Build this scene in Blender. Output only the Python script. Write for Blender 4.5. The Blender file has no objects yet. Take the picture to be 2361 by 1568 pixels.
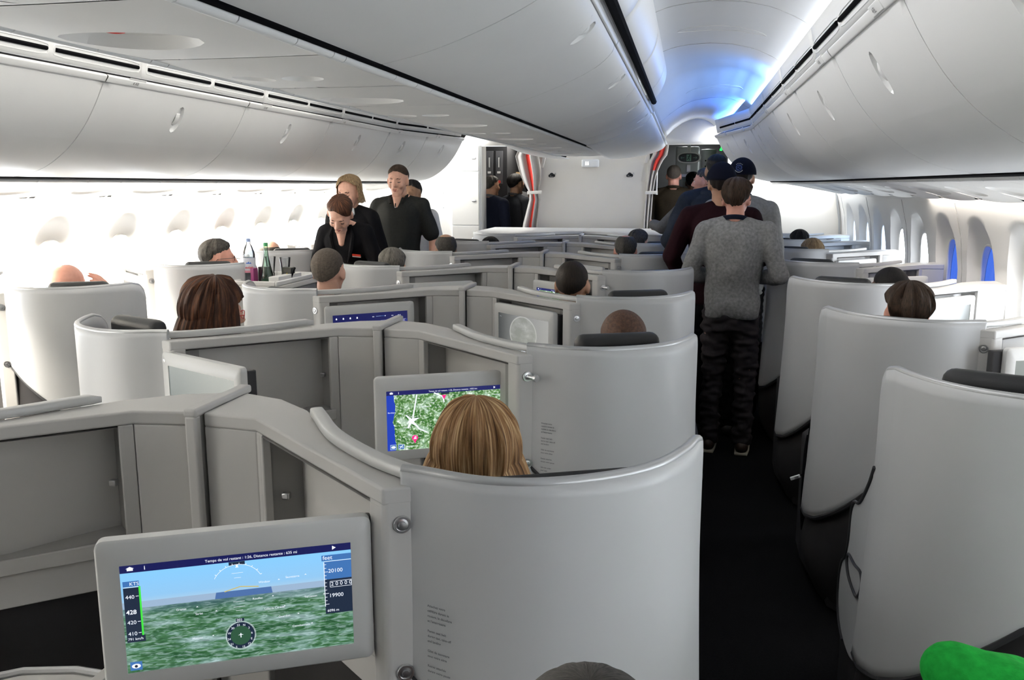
import bpy, bmesh, math, random
from mathutils import Vector, Matrix, noise
random.seed(7)
C = bpy.context.scene.collection
SC = bpy.context.scene
# ------------------------------------------------------------------ camera, world, light, exposure
cd = bpy.data.cameras.new('camera'); cam = bpy.data.objects.new('camera', cd); C.objects.link(cam)
TH = math.radians(10.1426); PS = math.radians(11.4238)
rt = Vector((math.cos(PS), math.sin(PS), 0))
fw = Vector((-math.sin(PS)*math.cos(TH), math.cos(PS)*math.cos(TH), -math.sin(TH)))
up = rt.cross(fw)
M = Matrix((rt, up, -fw)).transposed().to_4x4(); M.translation = Vector((1.06, 0, 1.70))
cam.matrix_world = M
cd.sensor_width = 36; cd.lens = 36*1990/2361; cd.clip_start = .02
SC.camera = cam
w = bpy.data.worlds.new('sky'); SC.world = w; w.use_nodes = True
bg = w.node_tree.nodes['Background']; bg.inputs[0].default_value = (.88, .94, 1, 1); bg.inputs[1].default_value = 14.0
SC.view_settings.view_transform = 'Standard'; SC.view_settings.look = 'None'
SC.view_settings.gamma = 1; SC.view_settings.use_curve_mapping = False
SC.view_settings.exposure = 0.20
SC.cycles.max_bounces = 7; SC.cycles.diffuse_bounces = 5; SC.cycles.glossy_bounces = 3
SC.cycles.transmission_bounces = 4; SC.cycles.transparent_max_bounces = 24
SC.cycles.sample_clamp_indirect = 6; SC.cycles.use_denoising = True
SC.cycles.caustics_reflective = False; SC.cycles.caustics_refractive = False
def area(name, loc, direction, sx, sy, power, col, portal=False, spread=180, along=(0, 1, 0)):
    l = bpy.data.lights.new(name, 'AREA'); l.shape = 'RECTANGLE'; l.size = sx; l.size_y = sy
    l.energy = power; l.color = col; l.spread = math.radians(spread)
    if portal: l.cycles.is_portal = True
    o = bpy.data.objects.new(name, l); C.objects.link(o)
    z = -Vector(direction).normalized(); x = Vector(along); y = z.cross(x).normalized(); x = y.cross(z)
    m = Matrix((x, y, z)).transposed().to_4x4(); m.translation = Vector(loc); o.matrix_world = m
    return o
# size x runs along the cabin (Y)
LY0, LY1 = -1.0, 9.6; LL = LY1-LY0; LC = (LY0+LY1)/2
area('window_daylight_portal_right', (2.86, LC, 1.13), (-1, 0, 0), LL, .6, 1, (1, 1, 1), portal=True)
area('window_daylight_portal_left', (-2.86, LC, 1.13), (1, 0, 0), LL, .6, 1, (1, 1, 1), portal=True)
area('ceiling_cove_strip_right', (1.590, 2.4, 2.345), (-.6, 0, 1), 6.8, .025, 8, (.88, .93, 1))
area('ceiling_cove_strip_right_mid', (1.560, 6.75, 2.350), (-.8, 0, .8), 1.9, .02, 9, (.20, .42, 1))
area('ceiling_cove_strip_right_front', (1.425, 8.42, 2.335), (-.8, 0, .8), 1.38, .02, 8, (.08, .27, 1), along=(-.19, 1, 0))
area('ceiling_cove_strip_left', (-1.590, 4.3, 2.345), (.6, 0, 1), 10.4, .025, 150, (1, .95, .86))
area('center_bin_strip_right', (.893, 2.6, 2.475), (1, 0, -.75), 7.0, .02, 13, (1, .98, .96), spread=110)
area('center_bin_strip_left', (-.893, 2.7, 2.475), (-1, 0, -.75), 6.9, .02, 6, (1, .96, .90), spread=110)
area('sidewall_wash_left', (-2.555, 4.0, 1.66), (-.12, 0, -1), 9.4, .03, 860, (1, .93, .80))
area('sidewall_wash_right', (2.555, 2.7, 1.66), (.12, 0, -1), 6.8, .03, 22, (1, .92, .82))
# ------------------------------------------------------------------ helpers
def tag(o, label=None, cat=None, group=None, kind=None):
    if label: o['label'] = label
    if cat: o['category'] = cat
    if group: o['group'] = group
    if kind: o['kind'] = kind
    return o
def empty(name, loc=(0, 0, 0), rz=0, label=None, cat=None, group=None):
    o = bpy.data.objects.new(name, None); C.objects.link(o); o.location = loc; o.rotation_euler = (0, 0, rz)
    o.empty_display_size = .05
    return tag(o, label, cat, group)
def kids(o): return [c for c in C.objects if c.parent is o]
def copy_tree(o, parent=None, kmap=None):
    if kmap is None:
        kmap = {}
        for x in C.objects:
            if x.parent: kmap.setdefault(x.parent.name, []).append(x)
    c = o.copy(); C.objects.link(c); c.parent = parent
    if parent: c.matrix_parent_inverse = o.matrix_parent_inverse
    for ch in kmap.get(o.name, []): copy_tree(ch, c, kmap)
    return c
class MB:
    def __init__(s): s.v = []; s.f = []; s.m = []; s.mi = 0; s.uv = {}
    def add(s, vs, fs):
        n = len(s.v); s.v += [tuple(p) for p in vs]
        for f in fs: s.f.append(tuple(n+i for i in f)); s.m.append(s.mi)
        return n
    def box(s, x0, x1, y0, y1, z0, z1):
        s.prism([(x0, y0), (x1, y0), (x1, y1), (x0, y1)], z0, z1)
    def prism(s, poly, z0, z1):
        a = sum(poly[i][0]*poly[(i+1) % len(poly)][1]-poly[(i+1) % len(poly)][0]*poly[i][1] for i in range(len(poly)))
        if a < 0: poly = poly[::-1]
        n = len(poly)
        s.add([(x, y, z0) for x, y in poly]+[(x, y, z1) for x, y in poly],
              [tuple(range(n-1, -1, -1)), tuple(range(n, 2*n))]+[(i, (i+1) % n, n+(i+1) % n, n+i) for i in range(n)])
    def obox(s, c, ax, ay, az, sx, sy, sz):
        c = Vector(c); ax = Vector(ax).normalized()*sx/2; ay = Vector(ay).normalized()*sy/2; az = Vector(az).normalized()*sz/2
        vs = [c+ax*i+ay*j+az*k for k in (-1, 1) for j in (-1, 1) for i in (-1, 1)]
        s.add(vs, [(0, 2, 3, 1), (4, 5, 7, 6), (0, 1, 5, 4), (2, 6, 7, 3), (0, 4, 6, 2), (1, 3, 7, 5)])
    def grid(s, fn, nu, nv, cu=False, cv=False, uv=False):
        vs = [fn(i/(nu if cu else nu-1), j/(nv if cv else nv-1)) for i in range(nu) for j in range(nv)]
        fs = []
        for i in range(nu if cu else nu-1):
            for j in range(nv if cv else nv-1):
                a = i*nv+j; b = ((i+1) % nu)*nv+j; c2 = ((i+1) % nu)*nv+(j+1) % nv; d = i*nv+(j+1) % nv
                fs.append((a, b, c2, d))
        n0 = s.add(vs, fs)
        if uv:
            for i in range(nu):
                for j in range(nv): s.uv[n0+i*nv+j] = (i/max(1, nu-1), j/max(1, nv-1))
    def tube(s, pts, r, seg=8, cap=True, closed=False):
        pts = [Vector(p) for p in pts]; n = len(pts); rr = r if isinstance(r, (list, tuple)) else [r]*n
        vs = []; prev = None
        for i, p in enumerate(pts):
            t = (pts[(i+1) % n]-pts[i-1]) if closed else (pts[min(i+1, n-1)]-pts[max(i-1, 0)])
            t = t.normalized() if t.length > 1e-9 else Vector((0, 0, 1))
            if prev is None: a = t.cross(Vector((0, 0, 1)) if abs(t.z) < .9 else Vector((1, 0, 0))).normalized()
            else: a = (prev-t*prev.dot(t)).normalized()
            prev = a; b = t.cross(a)
            vs += [p+(a*math.cos(2*math.pi*k/seg)+b*math.sin(2*math.pi*k/seg))*rr[i] for k in range(seg)]
        fs = [(i*seg+k, i*seg+(k+1) % seg, ((i+1) % n)*seg+(k+1) % seg, ((i+1) % n)*seg+k) for i in range(n if closed else n-1) for k in range(seg)]
        if cap and not closed: fs += [tuple(range(seg-1, -1, -1)), tuple((n-1)*seg+k for k in range(seg))]
        s.add(vs, fs)
    def lathe(s, prof, c=(0, 0, 0), seg=24, mat=None):
        vs = []; n = len(prof)
        for r, z in prof:
            for k in range(seg):
                a = 2*math.pi*k/seg; p = Vector((r*math.cos(a), r*math.sin(a), z))
                if mat: p = mat @ p
                vs.append(p+Vector(c))
        fs = [(i*seg+k, i*seg+(k+1) % seg, (i+1)*seg+(k+1) % seg, (i+1)*seg+k) for i in range(n-1) for k in range(seg)]
        fs += [tuple(range(seg-1, -1, -1)), tuple((n-1)*seg+k for k in range(seg))]
        s.add(vs, fs)
    def ell(s, c, r, rot=None, seg=20, rings=12):
        vs = []
        for i in range(1, rings):
            t = math.pi*i/rings
            for k in range(seg):
                a = 2*math.pi*k/seg; vs.append((r[0]*math.sin(t)*math.cos(a), r[1]*math.sin(t)*math.sin(a), r[2]*math.cos(t)))
        vs += [(0, 0, r[2]), (0, 0, -r[2])]
        T = len(vs)-2; fs = []
        for i in range(rings-2):
            for k in range(seg): fs.append((i*seg+k, (i+1)*seg+k, (i+1)*seg+(k+1) % seg, i*seg+(k+1) % seg))
        for k in range(seg):
            fs.append((T, k, (k+1) % seg)); b = (rings-2)*seg; fs.append((T+1, b+(k+1) % seg, b+k))
        R = rot if rot else Matrix.Identity(3)
        s.add([R @ Vector(v)+Vector(c) for v in vs], fs)
    def cap(s, a, ra, b, rb, seg=14):
        a = Vector(a); b = Vector(b); t = (b-a).normalized()
        x = t.cross(Vector((0, 0, 1)) if abs(t.z) < .9 else Vector((1, 0, 0))).normalized(); y = t.cross(x)
        vs = []; n = 0
        for (c, r, lo, hi) in ((a, ra, -90, 0), (b, rb, 0, 90)):
            for q in range(5):
                an = math.radians(lo+(hi-lo)*q/4); an = max(-1.5, min(1.5, an))
                for k in range(seg):
                    h = 2*math.pi*k/seg; vs.append(c+t*math.sin(an)*r+(x*math.cos(h)+y*math.sin(h))*math.cos(an)*r)
                n += 1
        fs = [(i*seg+k, i*seg+(k+1) % seg, (i+1)*seg+(k+1) % seg, (i+1)*seg+k) for i in range(n-1) for k in range(seg)]
        fs += [tuple(range(seg-1, -1, -1)), tuple((n-1)*seg+k for k in range(seg))]
        s.add(vs, fs)
    def xform(s, fn): s.v = [tuple(fn(Vector(p))) for p in s.v]; return s
    def mirror(s): s.v = [(-x, y, z) for x, y, z in s.v]; s.f = [f[::-1] for f in s.f]; return s
    def build(s, name, mat=None, parent=None, smooth=True, angle=38, bevel=0, seg=2, solid=0, fix=False, sub=0):
        me = bpy.data.meshes.new(name); me.from_pydata(s.v, [], s.f)
        for m in (mat if isinstance(mat, (list, tuple)) else [mat]):
            if m: me.materials.append(m)
        if any(s.m): me.polygons.foreach_set('material_index', s.m)
        if s.uv:
            l = me.uv_layers.new(name='UVMap')
            for lp in me.loops: l.data[lp.index].uv = s.uv.get(lp.vertex_index, (0, 0))
        if fix or solid or bevel:
            bm = bmesh.new(); bm.from_mesh(me)
            if fix: bmesh.ops.remove_doubles(bm, verts=bm.verts, dist=1e-5)
            bmesh.ops.recalc_face_normals(bm, faces=bm.faces); bm.to_mesh(me); bm.free()
        if smooth:
            me.polygons.foreach_set('use_smooth', [True]*len(me.polygons)); me.set_sharp_from_angle(angle=math.radians(angle))
        o = bpy.data.objects.new(name, me); C.objects.link(o)
        if parent: o.parent = parent
        if solid:
            md = o.modifiers.new('thickness', 'SOLIDIFY'); md.thickness = solid; md.offset = 0
        if bevel:
            md = o.modifiers.new('bevel', 'BEVEL'); md.width = bevel; md.segments = seg; md.limit_method = 'ANGLE'; md.angle_limit = math.radians(40)
        if sub:
            md = o.modifiers.new('sub', 'SUBSURF'); md.levels = sub; md.render_levels = sub
        return o
def cat(pts, n=6, closed=False):
    P = [Vector(p) for p in pts]; out = []; N = len(P)
    for i in range(N if closed else N-1):
        p0 = P[i-1] if (closed or i) else P[0]*2-P[1]; p1 = P[i]; p2 = P[(i+1) % N]
        p3 = P[(i+2) % N] if (closed or i+2 < N) else P[-1]*2-P[-2]
        for k in range(n):
            t = k/n; out.append(.5*((2*p1)+(p2-p0)*t+(2*p0-5*p1+4*p2-p3)*t*t+(3*p1-p0-3*p2+p3)*t**3))
    if not closed: out.append(P[-1])
    return out
def lerp(tab, x):
    if x <= tab[0][0]: return tab[0][1]
    for (a, p), (b, q) in zip(tab, tab[1:]):
        if x <= b: return p+(q-p)*(x-a)/(b-a)
    return tab[-1][1]
# ------------------------------------------------------------------ materials
def nm(name):
    m = bpy.data.materials.new(name); m.use_nodes = True; nt = m.node_tree
    return m, nt, nt.nodes, nt.links, nt.nodes['Principled BSDF']
def mat(name, col, rough=.5, metal=0, var=0, vs=8, bump=0, bs=200, stretch=None, emit=0, spec=.5, alpha=1, trans=0, coat=0, bd=.002):
    m, nt, N, L, B = nm(name)
    B.inputs['Base Color'].default_value = (*col, 1); B.inputs['Roughness'].default_value = rough
    B.inputs['Metallic'].default_value = metal; B.inputs['Specular IOR Level'].default_value = spec
    if coat: B.inputs['Coat Weight'].default_value = coat
    if trans: B.inputs['Transmission Weight'].default_value = trans
    if emit: B.inputs['Emission Color'].default_value = (*col, 1); B.inputs['Emission Strength'].default_value = emit
    if alpha < 1: B.inputs['Alpha'].default_value = alpha
    tc = N.new('ShaderNodeTexCoord'); mp = N.new('ShaderNodeMapping'); L.new(tc.outputs['Object'], mp.inputs[0])
    if stretch: mp.inputs['Scale'].default_value = stretch
    if var:
        n = N.new('ShaderNodeTexNoise'); n.inputs['Scale'].default_value = vs; n.inputs['Detail'].default_value = 4
        L.new(mp.outputs[0], n.inputs[0]); r = N.new('ShaderNodeValToRGB'); L.new(n.outputs[0], r.inputs[0])
        r.color_ramp.elements[0].position = .3; r.color_ramp.elements[1].position = .7
        r.color_ramp.elements[0].color = (*[c*(1-var) for c in col], 1); r.color_ramp.elements[1].color = (*[min(1, c*(1+var)) for c in col], 1)
        L.new(r.outputs[0], B.inputs['Base Color'])
    if bump:
        n = N.new('ShaderNodeTexNoise'); n.inputs['Scale'].default_value = bs; n.inputs['Detail'].default_value = 3
        L.new(mp.outputs[0], n.inputs[0]); b = N.new('ShaderNodeBump'); b.inputs['Strength'].default_value = bump; b.inputs['Distance'].default_value = bd
        L.new(n.outputs[0], b.inputs['Height']); L.new(b.outputs[0], B.inputs['Normal'])
    return m
m_shell = mat('satin_grey_shell_plastic', (.50, .505, .51), .42, var=.02, vs=3, bump=.05, bs=900, bd=.0005)
m_console = mat('warm_grey_console_plastic', (.52, .51, .495), .5, var=.02, vs=4, bump=.06, bs=800, bd=.0005)
m_niche = mat('grey_niche_lining', (.29, .285, .275), .6, var=.03, vs=10, bump=.05, bs=900, bd=.0005)
m_seam = mat('dark_seam', (.05, .05, .05), .7)
m_rim = mat('satin_silver_trim', (.45, .455, .46), .38, metal=.5)
m_steel = mat('brushed_steel', (.66, .66, .67), .28, metal=1)
m_base = mat('charcoal_base_housing', (.022, .021, .022), .85, spec=.2, var=.1, bump=.2, bs=400)
m_cush = mat('charcoal_seat_fabric', (.018, .019, .022), .9, spec=.15, var=.15, vs=30, bump=.3, bs=500)
m_leather = mat('dark_grey_leather', (.020, .021, .023), .5, spec=.3, bump=.2, bs=250)
m_bin = mat('bin_white_panel', (.76, .76, .75), .42, var=.015, vs=3, bump=.04, bs=600, bd=.0005)
m_rail = mat('bin_light_rail', (.80, .80, .79), .4)
m_wall = mat('cabin_wall_white', (.80, .79, .77), .55, var=.01, vs=3, bump=.04, bs=500, bd=.0005)
m_ceil = mat('ceiling_panel_white', (.78, .79, .80), .55, var=.01, vs=3)
m_psu = mat('service_panel_cream', (.78, .765, .73), .5, var=.02, vs=3)
m_recess = mat('recess_grey', (.36, .36, .355), .5)
m_black = mat('black_gap', (.002, .002, .003), .9, spec=.05)
m_bulk = mat('bulkhead_laminate', (.72, .68, .62), .5, var=.015, vs=4)
m_carpet = mat('black_carpet', (.005, .005, .0055), 1, spec=.1, var=.3, vs=120, bump=.5, bs=600)
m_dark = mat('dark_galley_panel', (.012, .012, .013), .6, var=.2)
m_grille = mat('dark_grey_plastic', (.035, .035, .038), .6, spec=.2)
m_glass = None
def glassy(name, tint, mixf=.08, rough=.02):
    m, nt, N, L, B = nm(name); N.remove(B); out = N['Material Output']
    t = N.new('ShaderNodeBsdfTransparent'); t.inputs[0].default_value = (*tint, 1)
    g = N.new('ShaderNodeBsdfGlossy'); g.inputs['Roughness'].default_value = rough
    fr = N.new('ShaderNodeFresnel'); fr.inputs[0].default_value = 1.45
    ml = N.new('ShaderNodeMath'); ml.operation = 'ADD'; ml.inputs[1].default_value = mixf; L.new(fr.outputs[0], ml.inputs[0]); ml.use_clamp = True
    mx = N.new('ShaderNodeMixShader'); L.new(ml.outputs[0], mx.inputs[0]); L.new(t.outputs[0], mx.inputs[1]); L.new(g.outputs[0], mx.inputs[2])
    if mixf < 0: nt.links.remove(mx.inputs[0].links[0]); mx.inputs[0].default_value = .04
    L.new(mx.outputs[0], out.inputs[0]); return m
m_glass = glassy('window_glass', (.97, .98, 1), -1)
m_glass_cut = glassy('light_cutting_window_glass', (.24, .30, .40), -1)  # tint added to cut the daylight falling on the right front bulkhead
m_glassb = glassy('dimmed_blue_window_glass', (.005, .012, .052), -1)
m_cup = glassy('clear_plastic', (.95, .955, .96), .03, .1)
def emis(name, col, s):
    m, nt, N, L, B = nm(name); B.inputs['Base Color'].default_value = (0, 0, 0, 1)
    B.inputs['Emission Color'].default_value = (*col, 1); B.inputs['Emission Strength'].default_value = s; B.inputs['Roughness'].default_value = .3
    return m
# ------------------------------------------------------------------ cabin shell
WALLX = [(0, 2.45), (.3, 2.58), (.6, 2.64), (.9, 2.672), (1.2, 2.668), (1.4, 2.645), (1.62, 2.59), (1.75, 2.52)]
BY = 9.75          # bulkhead
Y0 = -1.05
def oval_cell(mb, S, u0, u1, v0, v1, uc, vc, ru, rv, ru2, rv2, depth, hole=False, pw=2.4, N=40, floor_mb=None, mids=1, vc2=None):
    vc2 = vc if vc2 is None else vc2
    def rect(a):
        c, s = math.cos(a), math.sin(a); t = 1e9
        if c > 1e-9: t = min(t, (u1-uc)/c)
        if c < -1e-9: t = min(t, (u0-uc)/c)
        if s > 1e-9: t = min(t, (v1-vc)/s)
        if s < -1e-9: t = min(t, (v0-vc)/s)
        return uc+c*t, vc+s*t
    def sup(a, A, Bv, V):
        c, s = math.cos(a), math.sin(a); r = (abs(c/A)**pw+abs(s/Bv)**pw)**(-1/pw); return uc+c*r, V+s*r
    angs = [2*math.pi*k/N for k in range(N)]
    for (cu, cv_) in ((u0, v0), (u1, v0), (u1, v1), (u0, v1)):
        a = math.atan2(cv_-vc, cu-uc) % (2*math.pi)
        j = min(range(len(angs)), key=lambda q: abs(angs[q]-a)); angs[j] = a
    rings = []
    rc = [rect(a) for a in angs]; o1 = [sup(a, ru, rv, vc) for a in angs]
    rings.append([S(u, v, 0) for u, v in rc])
    for t in (.35, .7): rings.append([S(p[0]+(q[0]-p[0])*t, p[1]+(q[1]-p[1])*t, 0) for p, q in zip(rc, o1)])
    rings.append([S(u, v, 0) for u, v in o1])
    i1 = [sup(a, ru2, rv2, vc2) for a in angs]
    for k in range(1, mids+2):
        t = k/(mids+1); dd = depth*math.sin(t*math.pi/2)**.8
        rings.append([S(p[0]+(q[0]-p[0])*t, p[1]+(q[1]-p[1])*t, dd) for p, q in zip(o1, i1)])
    n = len(rings); vs = [p for r in rings for p in r]
    K = len(angs)
    fs = [(i*K+k, i*K+(k+1) % K, (i+1)*K+(k+1) % K, (i+1)*K+k) for i in range(n-1) for k in range(K)]
    if not hole:
        vs.append(S(uc, vc2, depth)); c = len(vs)-1; b = (n-1)*K
        fs += [(b+k, b+(k+1) % K, c) for k in range(K)]
    mb.add(vs, fs); return i1
WIN_Y = [5.22+.66*k for k in range(-9, 7)]
WZ0, WZ1 = .60, 1.60
def wallpanel(sgn):
    mb = MB()
    def S(u, v, d): return (sgn*(lerp(WALLX, v)+d), u, v)
    for yc in WIN_Y:
        oval_cell(mb, S, yc-.33, yc+.33, WZ0, WZ1, yc, 1.17,   .240, .350, .152, .240, .05, hole=True, pw=2.3, N=48, mids=3, vc2=1.135)
    for a, b in ((0, WZ0), (WZ1, 1.75)):
        mb.grid(lambda u, v: S(WIN_Y[0]-.33+(WIN_Y[-1]-WIN_Y[0]+.66)*u, a+(b-a)*v, 0), 30, 6)
    a = WIN_Y[-1]+.33
    mb.grid(lambda u, v: S(a+(BY+.1-a)*u, 1.75*v, 0), 3, 12)
    return mb
for sgn, nme in ((1, 'wall_right'), (-1, 'wall_left')):
    o = wallpanel(sgn).build(nme, m_wall, angle=30, fix=True); tag(o, kind='structure')
    sm = MB()
    for i, yc in enumerate(WIN_Y):
        if i % 2 == 1: sm.tube([(sgn*(lerp(WALLX, z)-.001), yc+.33, z) for z in [.6+.05*k for k in range(21)]], .0022, 6)
    sm.build('panel_seam', m_recess, parent=o)
k = 0
for sgn in (1, -1):
    for i, yc in enumerate(WIN_Y):
        if yc < 2 and sgn > 0 and yc < 0: continue
        k += 1
        r = empty('window_%d' % k, (sgn*2.722, yc, 1.135)); tag(r, kind='structure')
        mb = MB()
        pts = []
        for q in range(48):
            a = 2*math.pi*q/48; c, s = math.cos(a), math.sin(a); rr = (abs(c/.152)**2.3+abs(s/.240)**2.3)**(-1/2.3); pts.append((c*rr, s*rr))
        wx = lambda q: sgn*(lerp(WALLX, 1.135+q)+.05-2.722)
        mb.tube([(wx(p[1]), p[0], p[1]) for p in pts], .007, 8, closed=True); mb.build('window_frame', m_wall, parent=r)
        g = MB(); g.add([(sgn*.018, p[0]*1.07, p[1]*1.07) for p in pts], [tuple(range(48))])
        blue = sgn > 0 and (abs(yc-5.22) < .1 or abs(yc-5.88) < .1)
        g.build('window_pane', m_glassb if blue else (m_glass_cut if sgn > 0 and yc > 7.6 else m_glass), parent=r, smooth=False)
        rv = MB(); rv.grid(lambda u, v: (wx(pts[int(round(u*48)) % 48][1])*(1-v)+sgn*.022*v-sgn*.004*(1-v), pts[int(round(u*48)) % 48][0]*(1+.06*v), pts[int(round(u*48)) % 48][1]*(1+.06*v)), 49, 2)
        rv.build('window_reveal', m_wall, parent=r)
mb = MB(); mb.box(-2.5, 2.5, Y0, 12.2, -.04, 0); tag(mb.build('floor', m_carpet, smooth=False), kind='structure')
# ceiling over the aisles
HI = [(1.60, 2.36), (1.575, 2.40), (1.50, 2.445), (1.40, 2.49), (1.28, 2.518), (1.15, 2.528), (1.03, 2.522), (.94, 2.508), (.86, 2.48), (.78, 2.44)]
LO1 = [(1.60, 2.33), (1.57, 2.37), (1.50, 2.43), (1.42, 2.475), (1.32, 2.492), (1.20, 2.486), (1.08, 2.462), (.98, 2.42), (.86, 2.335), (.76, 2.25)]
LO2 = [(1.30, 2.31), (1.272, 2.335), (1.24, 2.355), (1.20, 2.37), (1.16, 2.382), (1.11, 2.386), (1.04, 2.375), (.96, 2.34), (.88, 2.285), (.80, 2.20)]
def csec(y):
    if y < 5.7: return HI
    if y < 6.5:
        t = (y-5.7)/.8; t = t*t*(3-2*t); return [(a[0]+(b[0]-a[0])*t, a[1]+(b[1]-a[1])*t+(-.02*math.sin(t*3.14) if t > .5 else 0)) for a, b in zip(HI, LO1)]
    t = min(1, (y-6.5)/2.9); t = t**1.5; tx = max(0, (y-7.75)/1.65); return [(a[0]+(b[0]-a[0])*(tx if i < 6 else t), a[1]+(b[1]-a[1])*t) for i, (a, b) in enumerate(zip(LO1, LO2))]
def cpt(y, v):
    s = csec(y); f = v*(len(s)-1); i = min(int(f), len(s)-2); t = f-i; return s[i][0]+(s[i+1][0]-s[i][0])*t, s[i][1]+(s[i+1][1]-s[i][1])*t
for sgn in (1, -1):
    mb = MB()
    ys = [Y0+(5.7-Y0)*i/20 for i in range(21)]+[5.7+.8*i/12 for i in range(1, 13)]+[6.5+2.95*i/14 for i in range(1, 15)]
    mb.grid(lambda u, v: (lambda y, c: (sgn*c[0], y, c[1]))(ys[int(round(u*(len(ys)-1)))], cpt(ys[int(round(u*(len(ys)-1)))], v)), len(ys), 28)
    ce = tag(mb.build('ceiling', m_ceil, solid=.01), kind='structure')
    sm = MB()
    for ysm in (1.0, 2.6, 4.2, 5.4, 7.9): sm.tube([(sgn*cpt(ysm, v/20)[0], ysm, cpt(ysm, v/20)[1]-.006) for v in range(21)], .0018, 5)
    sm.build('panel_seam', mat('faint_seam', (.5, .5, .5), .6), parent=ce)
    ov = MB()
    for yc in (3.2, 4.9, 7.2):
        pts = []
        for q in range(32):
            a = 2*math.pi*q/32; y = yc+.07*math.sin(a); v = .52+.22*math.cos(a); c = cpt(y, v); pts.append((sgn*c[0], y, c[1]-.0055))
        ov.tube(pts, .0022, 5, closed=True)
    ov.build('speaker_outline', m_bin, parent=ce)
    cap_ = MB(); cap_.prism([(0, 0), (1, 0), (1, 1), (0, 1)], 0, 1); cap_ = MB()
    s2 = [(sgn*x, z) for x, z in LO2]; n = len(s2)
    cap_.add([(x, 9.42, z) for x, z in s2]+[(sgn*.74, 9.46, 2.13), (sgn*1.46, 9.46, 2.13)], [tuple(range(n))+(n, n+1)])
    tag(cap_.build('trim_%d' % (1 if sgn > 0 else 2), m_bulk, solid=.02), kind='structure')
mb = MB(); mb.box(-1.7, 1.7, Y0, BY, 2.62, 2.64); tag(mb.build('ceiling', m_ceil, smooth=False), kind='structure')
mb = MB(); mb.box(-2.75, 2.75, Y0-.05, Y0, 0, 2.62); tag(mb.build('wall_rear_light_block', m_grille, smooth=False), kind='structure')  # unseen end wall, added close and dark to cut light from behind
# ------------------------------------------------------------------ overhead bins
BP = [(1.563, 2.168), (1.625, 2.055), (1.70, 1.95), (1.80, 1.855), (1.93, 1.778), (2.08, 1.742)]
BPc = cat([(x, z, 0) for x, z in BP], 6)
def bshift(y): return 0 if y < 7.75 else -.26*(y-7.75)/1.4
def bprof(t):
    f = t*(len(BPc)-1); i = min(int(f), len(BPc)-2); p = BPc[i].lerp(BPc[i+1], f-i); return p.x, p.y
def bin_door(sgn, y0, y1, prof, shift, handle=True, hv=(.17, .36)):
    mb = MB()
    g = .003
    def S(u, v, d):
        x, z = prof(v); x1, z1 = prof(min(1, v+.01)); x0, z0 = prof(max(0, v-.01)); tx, tz = x1-x0, z1-z0; l = math.hypot(tx, tz)
        nx, nz = tz/l, -tx/l      # outward pointing away from the aisle
        if nz < 0 and nx < 0: nx, nz = -nx, -nz
        return (sgn*(x+nx*d+shift(u)), u, z+nz*d)
    vc = sum(hv)/2
    yc = (y0+y1)/2+ (.02)
    va, vb = max(0, hv[0]-.12), hv[1]+.14
    N = 14
    def strip(a, b, n):
        mb.grid(lambda u, v: S(y0+g+(y1-y0-2*g)*u, a+(b-a)*v, 0), N, n)
    if va > 0: strip(0, va, 4)
    ya, yb = yc-.10, yc+.10
    oval_cell(mb, S, ya, yb, va, vb, yc, vc, .036, (hv[1]-hv[0])/2, .024, (hv[1]-hv[0])/2*.86, .016, pw=2.2, N=36)
    mb.grid(lambda u, v: S(y0+g+(ya-y0-g)*u, va+(vb-va)*v, 0), 8, 8)
    mb.grid(lambda u, v: S(yb+(y1-g-yb)*u, va+(vb-va)*v, 0), 8, 8)
    strip(vb, 1, 16)
    # folded back edges so that the door has depth
    for yy, dd in ((y0+g, 1), (y1-g, -1)): mb.grid(lambda u, v: S(yy, v, .03*u), 2, 24)
    latch = MB()
    latch.grid(lambda u, v: S(yc-.017+.034*u, hv[0]+(hv[1]-hv[0])*(.28+.42*v), .004+.008*abs(2*v-1)**2), 6, 10)
    return mb, latch, S
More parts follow.
